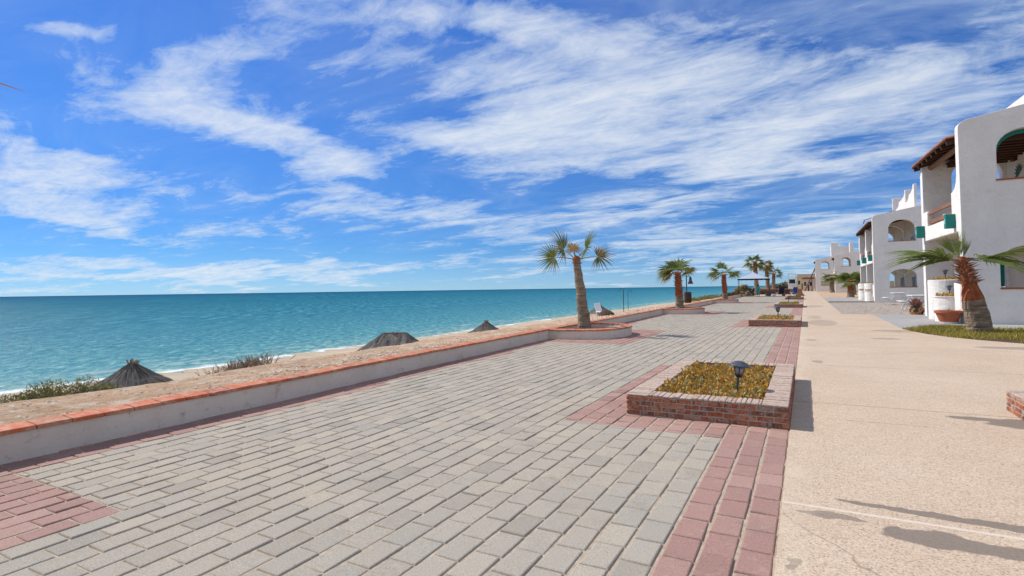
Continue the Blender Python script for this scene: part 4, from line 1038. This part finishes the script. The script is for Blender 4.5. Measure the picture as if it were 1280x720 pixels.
# lounger, rock, posts, barrel
t = thing('beach_lounger', 'white plastic beach lounger with raised back on the sand', 'lounger', (-9.45, 26.9, ground_z(-9.45, 26.9)), YAW + R(8)); t.scale = (.66, .66, .66)
b = MB(); b.box(-.3, .3, -1.1, .15, .26, .31); b.build('seat', 'white_paint', t, bevel=.02)
b = MB(); b.bar((-.02, .12, .27), (-.12, .42, .95), .50, .05, up=(0, 1, 0)); b.build('backrest', 'white_paint', t, bevel=.015)
for sx, y in ((-.26, .05), (.26, .05), (-.26, -.95), (.26, -.95)):
    b = MB(); b.box(sx - .03, sx + .03, y - .03, y + .03, -.04, .26); b.build('leg', 'white_paint', t)
b = MB(); b.lathe([(.02, .26), (.16, .22), (.34, .08), (.40, -.05)], n=14, cap=False)
b.v = [(x * (1.25 + .2 * mnoise.noise((x * 4, y * 4, z * 4))), y * (.8 + .2 * mnoise.noise((y * 4, x * 4, 2))), z) for x, y, z in b.v]
tag(b.build('brown_rock', 'soil', loc=(-8.75, 25.9, .25), smooth=True), 'brown rounded rock on the sand in front of the white lounger', 'rock')
for (x, y, h, lb) in ((-9.55, 31.4, 1.28, 'taller dark hooked post standing in the pale stones'), (-9.75, 33.0, 1.22, 'thinner hooked post just right of the darker one')):
    t = thing('hook_post', lb, 'post', (x, y, ground_z(x, y)), YAW, 'thin hooked posts on the sand'); w = .022 if y < 32 else .014
    b = MB(); b.tube([(0, 0, -.1), (0, 0, h)], w, 8); b.build('pole', 'dark_metal', t)
    b = MB(); sg = -1 if y < 32 else 1
    b.tube([(0, 0, h - .01)] + [(sg * (.12 - .12 * math.cos(a)), 0, h + .09 * math.sin(a)) for a in [q * math.pi / 8 for q in range(1, 9)]] + [(sg * .24, 0, h - .10)], .012, 8); b.build('hook', 'dark_metal', t)
g = ground_z(-8.75, 47)
t = thing('barrel', 'dark brown barrel standing on the sand under the lantern post', 'barrel', (-8.75, 47.0, g))
b = MB(); b.lathe([(.27, -.05), (.30, .25), (.305, .45), (.30, .65), (.27, .92), (.24, .925), (.23, .88)], n=24); b.build('barrel_body', 'dark_wood', t)
b = MB()
for z in (.12, .45, .8): b.lathe([(.302, z - .03), (.312, z - .025), (.312, z + .025), (.302, z + .03)], n=24, cap=False)
b.build('hoops', 'dark_metal', t)
t = thing('lantern_post', 'dark post carrying a bell shaped lantern behind the barrel', 'lamp post', (-8.95, 47.6, g))
b = MB(); b.tube([(0, 0, -.1), (0, 0, 2.35)], .045, 10); b.bar((0, 0, 2.25), (.32, .17, 2.25), .04, .05); b.build('pole', 'dark_metal', t)
b = MB(); b.lathe([(.03, 2.22), (.10, 2.14), (.12, 1.92), (.20, 1.70), (.24, 1.62), (.20, 1.6)], (.30, .16), 18); b.build('lantern', 'dark_metal', t)

# ------------------------------------------------------------------ canopy and what stands round it
t = thing('canopy_tent', 'pale blue grey canopy tent on four thin legs at the far end of the promenade', 'canopy', (-6.75, 87.0, 0), R(4))
b = MB(); h, a, n = 2.32, 2.12, 10
def cz(x, y): r = max(abs(x), abs(y)) / a; return h + .28 + 1.0 * (1 - r) ** .9 * (1 - .15 * math.sin(r * 3.14)) - .05 * (1 - abs(abs(x) - abs(y)) / a) * r * 0
gr = [[b.vert((-a + 2 * a * i / (2 * n), -a + 2 * a * j / (2 * n), cz(-a + a * i / n, -a + a * j / n))) for i in range(2 * n + 1)] for j in range(2 * n + 1)]
for j in range(2 * n):
    for i in range(2 * n): b.face((gr[j][i], gr[j][i + 1], gr[j + 1][i + 1], gr[j + 1][i]))
b.build('canopy_top', 'canopy_cloth', t, smooth=True)
b = MB(); e = a + .015
for (x0, y0, x1, y1) in ((-e, -e, e, -e), (e, -e, e, e), (e, e, -e, e), (-e, e, -e, -e)):
    n_ = 16; pr = None
    for q in range(n_ + 1):
        f = q / n_; x, y = x0 + (x1 - x0) * f, y0 + (y1 - y0) * f
        cur = (b.vert((x, y, h + .30)), b.vert((x, y, h + .12 + .03 * math.sin(f * 40))))
        if pr: b.face((pr[0], cur[0], cur[1], pr[1]))
        pr = cur
vl = b.build('valance', 'navy_fabric', t, fixn=False); sm = vl.modifiers.new('thick', 'SOLIDIFY'); sm.thickness = .01
for sx in (-1, 1):
    for sy in (-1, 1):
        b = MB(); b.box(sx * 2.05 - .03, sx * 2.05 + .03, sy * 2.05 - .03, sy * 2.05 + .03, -.02, h + .2); b.build('leg', 'dark_metal', t)
# person under the canopy
def person(loc, rz):
    t = thing('person', 'person in a turquoise dress standing under the canopy', 'person', loc, rz)
    V = [(0, 0, .95), (0, 0, 1.12), (0, .0, 1.32), (0, 0, 1.42), (0, .01, 1.50), (0, .03, 1.60), (0, .02, 1.70),
         (.10, 0, .90), (.11, .02, .50), (.11, -.02, .09), (.11, .11, .04), (-.10, 0, .90), (-.11, .04, .50), (-.11, 0, .09), (-.11, .13, .04),
         (.17, 0, 1.38), (.24, .03, 1.13), (.22, .14, .92), (.21, .19, .83), (-.17, 0, 1.38), (-.24, .03, 1.13), (-.22, .12, .92), (-.21, .17, .83)]
    E_ = [(0, 1), (1, 2), (2, 3), (3, 4), (4, 5), (5, 6), (0, 7), (7, 8), (8, 9), (9, 10), (0, 11), (11, 12), (12, 13), (13, 14), (3, 15), (15, 16), (16, 17), (17, 18), (3, 19), (19, 20), (20, 21), (21, 22)]
    rad = [.14, .12, .13, .09, .05, .095, .07, .09, .06, .04, .03, .09, .06, .04, .03, .055, .042, .032, .03, .055, .042, .032, .03]
    me = bpy.data.meshes.new('body'); me.from_pydata(V, E_, []); me.materials.append(M['skin'])
    o = bpy.data.objects.new('body', me); COL.objects.link(o); o.parent = t
    bm = bmesh.new(); bm.from_mesh(me); ly = bm.verts.layers.skin.verify(); bm.verts.ensure_lookup_table()
    for v, r in zip(bm.verts, rad): v[ly].radius = (r, r * .85); v[ly].use_root = (v.index == 0)
    bm.to_mesh(me); bm.free()
    o.modifiers.new('skin', 'SKIN').use_smooth_shade = True; o.modifiers.new('sub', 'SUBSURF').render_levels = 2
    b = MB(); b.lathe([(.27, .42), (.23, .75), (.19, .98), (.165, 1.12), (.18, 1.30), (.15, 1.40), (.085, 1.45)], n=22, cap=False); b.v = [(x, y * .8, z) for x, y, z in b.v]
    b.build('dress', 'turquoise_cloth', t, smooth=True)
    b = MB(); b.lathe([(.115, 1.54), (.128, 1.62), (.12, 1.70), (.07, 1.77), (.01, 1.785)], (0, .0), 18); b.build('hair', 'hair', t, smooth=True)
    return t
person((-6.25, 88.2, .0), YAW + math.pi)
def folding_chair(loc, rz, label, mat, w=.62, h=.95):
    t = thing('folding_chair', label, 'folding chair', loc, rz, 'folding chairs beside the canopy')
    b = MB(); b.bar((0, -.28, .40), (0, .26, .34), w, .04); b.build('seat', mat, t)
    b = MB(); b.bar((0, .24, .36), (0, .52, h + .15), w, .04, up=(0, 1, 0)); b.build('backrest', mat, t)
    for sx in (-1, 1):
        b = MB(); b.bar((sx * w / 2, -.3, .0), (sx * w / 2, .3, .62), .03, .03); b.build('leg', 'white_paint', t)
        b = MB(); b.bar((sx * w / 2, .36, .0), (sx * w / 2, -.28, .60), .03, .03); b.build('leg', 'white_paint', t)
        b = MB(); b.bar((sx * w / 2, -.3, .61), (sx * w / 2, .34, .63), .05, .03); b.build('armrest', 'dark_metal', t)
    return t
a0 = YAW + R(150)
folding_chair((-7.3, 88.0, 0), a0 + 2, 'black folding chair under the canopy left of the person in turquoise', 'navy_fabric', .7, 1.05)
folding_chair((-3.55, 91.5, 0), YAW + R(200), 'wide navy folding chair with reclined back right of the canopy', 'navy_fabric', 1.0, 1.15)
folding_chair((-2.55, 93.5, 0), a0, 'brown folding chair between the navy and the blue chairs', 'brown_fabric', .7, .8)
folding_chair((-1.65, 92.0, 0), a0 + .6, 'bright blue folding chair next to the furthest brick planter', 'blue_fabric', .7, 1.15)
t = thing('folding_table', 'low dark folding table between the canopy leg and the navy chair', 'table', (-4.6, 89.8, 0), YAW)
b = MB(); b.box(-.5, .5, -.3, .3, .62, .66); b.build('tabletop', 'dark_metal', t)
for sx in (-1, 1):
    b = MB(); b.bar((sx * .45, -.28, 0), (sx * .45, .28, .62), .03, .03); b.build('leg', 'dark_metal', t)
    b = MB(); b.bar((sx * .45, .28, 0), (sx * .45, -.28, .62), .03, .03); b.build('leg', 'dark_metal', t)
for (x, y, s, mt, lb) in ((-4.25, 89.2, .42, 'white_paint', 'white cooler box on the ground by the dark folding table'), (-5.1, 91.2, .6, 'dark_metal', 'dark bag on the ground behind the canopy'), (-3.0, 91.0, .38, 'maroon_fabric', 'maroon bag on the ground in front of the navy chair')):
    t = thing('cooler_box' if mt == 'white_paint' else 'bag', lb, 'cooler' if mt == 'white_paint' else 'bag', (x, y, 0), rnd.uniform(0, 1))
    b = MB(); b.box(-s * .6, s * .6, -s * .35, s * .35, 0, s * .8); bb = b.build('box_body' if mt == 'white_paint' else 'bag_body', mt, t, bevel=.05)
    b = MB(); b.tube([(-s * .4, 0, s * .78)] + [(-s * .4 * math.cos(q * math.pi / 6), 0, s * .8 + s * .3 * math.sin(q * math.pi / 6)) for q in range(1, 6)] + [(s * .4, 0, s * .78)], .02, 6); b.build('handle', 'dark_metal', t)
def low_wall(x0, x1, y, h, label):
    t = thing('low_brick_wall', label, 'wall', (x0, y, -.06)); b = MB(); b.box(0, x1 - x0, 0, .3, 0, h); b.build('wall_body', 'brick', t, bevel=.02)
    b = MB(); b.box(-.04, x1 - x0 + .04, -.04, .34, h, h + .07); b.build('coping', 'mortar', t, bevel=.02)
low_wall(-8.6, -.6, 112, .95, 'low reddish brown brick wall closing the promenade behind the chairs')
cl = [(-7.5 + q * .9, 111.4, 0, .7, .5, .6 + .3 * rnd.random()) for q in range(6)]
bush('dark_shrub', 'dark shrubs along the foot of the low brick wall', 'shrub', cl, 120, .25, 'dark_hedge_leaf', 9)

# ------------------------------------------------------------------ far shore
b = MB(); nx, ny = 60, 26
for j in range(ny):
    for i in range(nx):
        x = -34 + 330 * i / (nx - 1); y = 300 + 420 * j / (ny - 1)
        e_ = min(1, max(0, (x + 30) / 22)) * math.sin(math.pi * min(1, j / (ny - 1) * 1.0)) ** .6
        b.vert((x, y, -.4 + e_ * (4.2 + 3.0 * mnoise.noise((x * .02, y * .012, 5)) + 1.4 * mnoise.noise((x * .09, y * .06, 1)))))
for j in range(ny - 1):
    for i in range(nx - 1): b.face((j * nx + i, j * nx + i + 1, (j + 1) * nx + i + 1, (j + 1) * nx + i))
tag(b.build('hills', 'hill_scrub', smooth=True, fixn=False), kind='structure')
def tree_clump(x, y, z, r, h, label, seed):
    bush('scrub_tree', label, 'tree', [(x, y, z, r, r, h), (x + r * .8, y + 2, z, r * .7, r * .7, h * .7)], 420, .55, 'dark_hedge_leaf', seed, .5)
tree_clump(-11.0, 240, -.1, 3.2, 2.6, 'dark green scrub tree on the far shore left of the white tower', 50)
tree_clump(-8.0, 262, -.1, 2.6, 3.4, 'olive scrub tree close beside the white tower', 51)
t = thing('white_tower', 'white three storey open frame tower on the far shore', 'tower', (-4.05, 205, -.06))
b = MB()
for sx in (-1.1, 1.1):
    for sy in (-1.1, 1.1): b.box(sx - .13, sx + .13, sy - .13, sy + .13, 0, 5.5)
b.build('columns', 'white_paint', t)
for z in (.0, 1.9, 3.6, 5.2):
    b = MB(); b.box(-1.3, 1.3, -1.3, 1.3, z, z + .3); b.build('deck', 'white_paint', t)
b = MB(); b.box(-1.15, 1.15, .9, 1.0, .3, 1.9); b.build('wall', 'white_paint', t)
b = MB(); b.box(-.9, .9, .8, .9, 2.2, 3.6); b.build('window', 'dark_opening', t)
def house(x, y, w, d, h, mat, label, roof=None):
    t = thing('house', label, 'house', (x, y, -.06)); b = MB(); b.box(-w / 2, w / 2, 0, d, 0, h); b.build('wall', mat, t)
    b = MB(); b.box(-w / 2 - .2, w / 2 + .2, -.2, d + .2, h, h + .35); b.build('roof', roof or mat, t)
    for q in (-.28, .22):
        b = MB(); b.box(w * q - w * .09, w * q + w * .09, -.06, 0.02, h * .42, h * .74); wn = b.build('window', 'dark_opening', t)
        b = MB(); b.box(w * q - w * .11, w * q + w * .11, -.09, -.061, h * .38, h * .42); b.build('sill', 'white_paint', wn)
    b = MB(); b.box(-w * .04, w * .07, -.05, .02, 0, h * .5); b.build('door', 'dark_wood', t)
house(-1.2, 215, 3.2, 6, 4.3, 'yellow_wall_paint', 'small yellow house right of the white tower', 'pale_wall_paint')
house(1.2, 212, 2.2, 5, 3.9, 'pale_wall_paint', 'beige house between the yellow house and the furthest white block', 'red_roof')
house(.6, 262, 7.5, 6, 6.0, 'pale_wall_paint', 'grey beige house higher up behind the yellow house')
t = thing('wooden_stair', 'steep weathered wooden stair leaning against the furthest white block', 'stair', (.9, 163, -.06))
for yy in (0, 1.0):
    b = MB(); b.bar((-1.2, yy, 0), (1.7, yy, 6.9), .12, .25); b.build('stringer', 'beam_wood', t)
for q in range(14):
    f = (q + .5) / 14; b = MB(); b.box(-1.2 + 2.9 * f - .14, -1.2 + 2.9 * f + .14, .0, 1.0, 6.9 * f - .02, 6.9 * f + .04); b.build('tread', 'rail_wood', t)
b = MB()
for x in (-.4, .5, 1.3): b.box(x - .08, x + .08, .45, .6, 0, 6.9 * (x + 1.2) / 2.9)
b.build('props', 'dark_wood', t)
house(.55, 168, 2.6, 4, 3.3, 'tan_and_bounce_wall', 'low tan shed with dark doorway under the leaning stair', 'red_roof')

# ------------------------------------------------------------------ world, sun, camera
SUN_EL, SUN_AZ = R(46), R(-86)            # azimuth clockwise from +Y
w = bpy.data.worlds.new('World'); scene.world = w; w.use_nodes = True; nt = w.node_tree; nt.nodes.clear(); k = NT(nt)
sky = k.node('ShaderNodeTexSky', sky_type='NISHITA'); sky.sun_disc = False; sky.sun_elevation = SUN_EL; sky.sun_rotation = SUN_AZ % (2 * math.pi)
sky.air_density = .6; sky.dust_density = 0; sky.ozone_density = 6.0; sky.altitude = 0
tc = k.node('ShaderNodeTexCoord').outputs['Generated']
nv = k.vmath('NORMALIZE', tc); sp = k.node('ShaderNodeSeparateXYZ'); k.l.new(nv, sp.inputs[0]); dx, dy, dz = sp.outputs
az = k.math('ARCTAN2', dx, dy); el = k.math('ARCSINE', dz)
pl = k.math('DIVIDE', 1.0, k.math('ADD', k.math('MAXIMUM', dz, 0.0), .12))
cb = k.node('ShaderNodeCombineXYZ'); k.l.new(k.math('MULTIPLY', dx, pl), cb.inputs[0]); k.l.new(k.math('MULTIPLY', dy, pl), cb.inputs[1]); cb.inputs[2].default_value = .3
cp = cb.outputs[0]                         # point on a flat cloud layer
wn = k.noise(cp, 1.3, 5, .6, col=True); ws = k.node('ShaderNodeSeparateColor'); k.l.new(wn, ws.inputs[0])
azw = k.math('ADD', az, k.math('MULTIPLY', k.math('SUBTRACT', ws.outputs[0], .5), .26)); elw = k.math('ADD', el, k.math('MULTIPLY', k.math('SUBTRACT', ws.outputs[1], .5), .14))
BL = [(-1.203, 0.377, 12.29, -1.52, 9.87, -109.36, 0.75), (-1.003, 0.372, 8.41, 1.22, 12.1, -38.99, 0.85), (-1.05, 0.294, 13.2, -3.09, -4.67, -34.18, 0.9), (-0.929, 0.266, 6.52, -2.46, -7.7, -24.24, 1.15), (-0.799, 0.237, 7.85, -2.85, -9.67, -31.44, 0.9), (-1.201, 0.155, 8.21, -0.49, -0.09, -26.29, 1.2), (-1.21, 0.19, 16.71, -2.12, -3.83, -44.97, 0.9), (-1.164, 0.106, 9.84, -1.02, -6.92, -61.09, 0.9), (-0.929, 0.105, 5.46, -0.0, 2.05, -67.88, 0.75), (-0.702, 0.147, 4.31, -0.41, -4.26, -57.96, 0.85), (-0.965, 0.034, 2.08, 0.03, 0.71, -44.46, 1.3), (-1.243, 0.24, 22.69, -2.19, 0.81, -67.71, 0.7), (-1.18, 0.293, 7.85, -2.2, -3.64, -15.91, 0.22), (-0.672, 0.284, 7.59, -1.77, -5.0, -29.75, 0.85), (-0.495, 0.257, 7.35, -1.5, -3.32, -18.4, 1.0), (-0.404, 0.344, 5.54, -1.2, -2.69, -13.4, 0.95), (-0.26, 0.268, 5.13, 0.35, 0.16, -15.3, 0.9), (-0.189, 0.353, 8.17, 2.07, 2.26, -17.02, 0.65), (-0.491, 0.462, 3.41, -0.43, -2.68, -31.33, 0.6), (-0.343, 0.443, 6.05, -1.44, -6.27, -28.56, 0.62), (-0.67, 0.464, 5.71, 0.54, 5.88, -46.11, 0.6), (-0.742, 0.404, 11.47, 2.23, 15.29, -65.95, 0.55), (0.087, 0.273, 4.72, 1.46, 4.27, -16.1, 0.78), (0.177, 0.331, 5.49, 1.27, 2.65, -22.67, 0.6), (-0.01, 0.362, 9.32, 3.75, 7.11, -26.12, 0.5), (0.192, 0.23, 9.74, 3.58, 12.17, -27.26, 0.6), (-0.051, 0.171, 3.77, 0.51, 4.94, -50.3, 0.75), (0.028, 0.091, 4.5, 0.29, 2.09, -39.04, 0.65), (-0.129, 0.08, 3.04, 0.08, 0.65, -51.8, 0.5), (-0.196, 0.033, 3.04, -0.07, -1.21, -50.49, 0.5), (-0.497, 0.091, 6.16, -0.42, -3.74, -56.34, 0.65), (-0.007, 0.047, 4.34, -0.12, -1.53, -38.26, 0.5), (-0.32, 0.152, 4.67, -0.34, -4.56, -49.61, 0.55), (-0.087, 0.238, 6.5, 2.03, 4.76, -18.23, 0.6), (-0.523, 0.38, 7.44, 0.63, 1.83, -25.45, 0.4)]
dens = None
for (ca, ce, a, bb, c, d, wt) in BL:
    u = k.math('SUBTRACT', azw, ca); v = k.math('SUBTRACT', elw, ce)
    p = k.math('MULTIPLY_ADD', u, a, k.math('MULTIPLY', v, bb)); q = k.math('MULTIPLY_ADD', u, c, k.math('MULTIPLY', v, d))
    r = k.math('MULTIPLY_ADD', p, p, k.math('MULTIPLY', q, q))
    g = k.math('MULTIPLY', k.math('EXPONENT', k.math('MULTIPLY', r, -.95)), wt)
    dens = g if dens is None else k.math('ADD', dens, g)
fill_clouds = k.math('MULTIPLY', k.mapr(k.math('ABSOLUTE', k.math('ADD', az, .5)), 1.0, 1.5), k.mapr(k.noise(cp, .8, 5, .6), .25, .5, .35, 1.2))  # unseen clouds added behind the view to whiten and brighten shaded walls
dens = k.math('ADD', dens, fill_clouds)
mp = k.node('ShaderNodeMapping'); mp.inputs['Rotation'].default_value = (0, 0, R(38)); mp.inputs['Scale'].default_value = (1.0, 1.9, 1); k.l.new(cp, mp.inputs[0])
f1 = k.noise(mp.outputs[0], 1.5, 12, .64, .8); f2 = k.noise(mp.outputs[0], 6.0, 12, .72, .8)
f0 = k.noise(mp.outputs[0], .75, 5, .6, 1.2)
fb = k.math('ADD', k.math('ADD', k.math('MULTIPLY', f1, .44), k.math('MULTIPLY', f2, .22)), k.math('MULTIPLY', f0, .34))
veil = k.math('MULTIPLY', k.mapr(f1, .40, .70), k.math('MULTIPLY_ADD', k.mapr(az, -.75, -.1), .30, .12))
cov = k.math('ADD', k.math('MULTIPLY', k.math('SUBTRACT', fb, .5), 4.4), k.math('SUBTRACT', k.math('MULTIPLY', k.math('MINIMUM', dens, 1.35), .80), .30))
cov = k.math('MAXIMUM', cov, 0.0)
cov = k.math('SUBTRACT', 1.0, k.math('EXPONENT', k.math('MULTIPLY', cov, -1.55)))
cov = k.math('ADD', cov, k.math('MULTIPLY', veil, k.math('SUBTRACT', 1.0, cov)))
hz = k.mapr(el, 0, .07, .30, 0)
cov = k.math('MAXIMUM', cov, hz)
cov = k.math('MULTIPLY', cov, .96)
tint = k.ramp(k.mapr(el, 0, .6), [(0, (.15, .25, .335)), (.12, (.17, .28, .36)), (.42, (.245, .395, .53)), (.85, (.29, .465, .68)), (1, (.25, .42, .64))])
skyc = k.vmath('SCALE', k.mix(1.0, sky.outputs[0], tint, 'MULTIPLY'), (0, 0, 0)); skyc.node.inputs['Scale'].default_value = 2.35
hs = k.node('ShaderNodeHueSaturation'); hs.inputs['Saturation'].default_value = 1.0; k.l.new(skyc, hs.inputs['Color'])
tone = k.math('MULTIPLY_ADD', k.mapr(f2, .35, .65), .35, k.math('MULTIPLY', k.mapr(cov, .25, .9), .65))
cloudc = k.mix(tone, tuple(x * 7.4 for x in (.60, .78, 1.0)), tuple(x * 7.4 for x in (1.0, 1.03, 1.06)))
colr = k.mix(cov, hs.outputs[0], cloudc)
bg = k.node('ShaderNodeBackground'); k.l.new(colr, bg.inputs[0]); bg.inputs[1].default_value = .10
k.l.new(bg.outputs[0], k.node('ShaderNodeOutputWorld').inputs[0])
w.cycles.sampling_method = 'MANUAL'; w.cycles.sample_map_resolution = 512

sd = Vector((math.cos(SUN_EL) * math.sin(SUN_AZ), math.cos(SUN_EL) * math.cos(SUN_AZ), math.sin(SUN_EL)))
L = bpy.data.lights.new('sun', 'SUN'); L.energy = 4.2; L.angle = R(.55); L.color = (1, .95, .87)
lo = bpy.data.objects.new('sun', L); COL.objects.link(lo); lo.rotation_euler = sd.to_track_quat('Z', 'Y').to_euler(); lo.location = (-30, 5, 40)

f, vpx, pitch, roll, hor = 675.0, 1007.0, R(1.7), .0145, 361.5
yaw = math.atan((vpx - 640) / f)
fw = Vector((-math.sin(yaw) * math.cos(pitch), math.cos(yaw) * math.cos(pitch), math.sin(pitch)))
rt = Vector((math.cos(yaw), math.sin(yaw), 0)); up = rt.cross(fw)
r2 = rt * math.cos(roll) - up * math.sin(roll); u2 = up * math.cos(roll) + rt * math.sin(roll)
cam = bpy.data.cameras.new('camera'); co = bpy.data.objects.new('camera', cam); COL.objects.link(co)
mt = Matrix((r2, u2, -fw)).transposed().to_4x4(); mt.translation = (0, 0, 1.6); co.matrix_world = mt
cam.sensor_width = 36; cam.lens = 36 * f / 1280; cam.shift_y = -(360 - (hor - f * math.tan(pitch))) / 1280
cam.clip_start = .05; cam.clip_end = 60000
scene.camera = co
scene.view_settings.view_transform = 'Standard'; scene.view_settings.look = 'None'; scene.view_settings.exposure = 0.25; scene.view_settings.gamma = 1
scene.cycles.max_bounces = 6; scene.cycles.diffuse_bounces = 3; scene.cycles.use_denoising = True
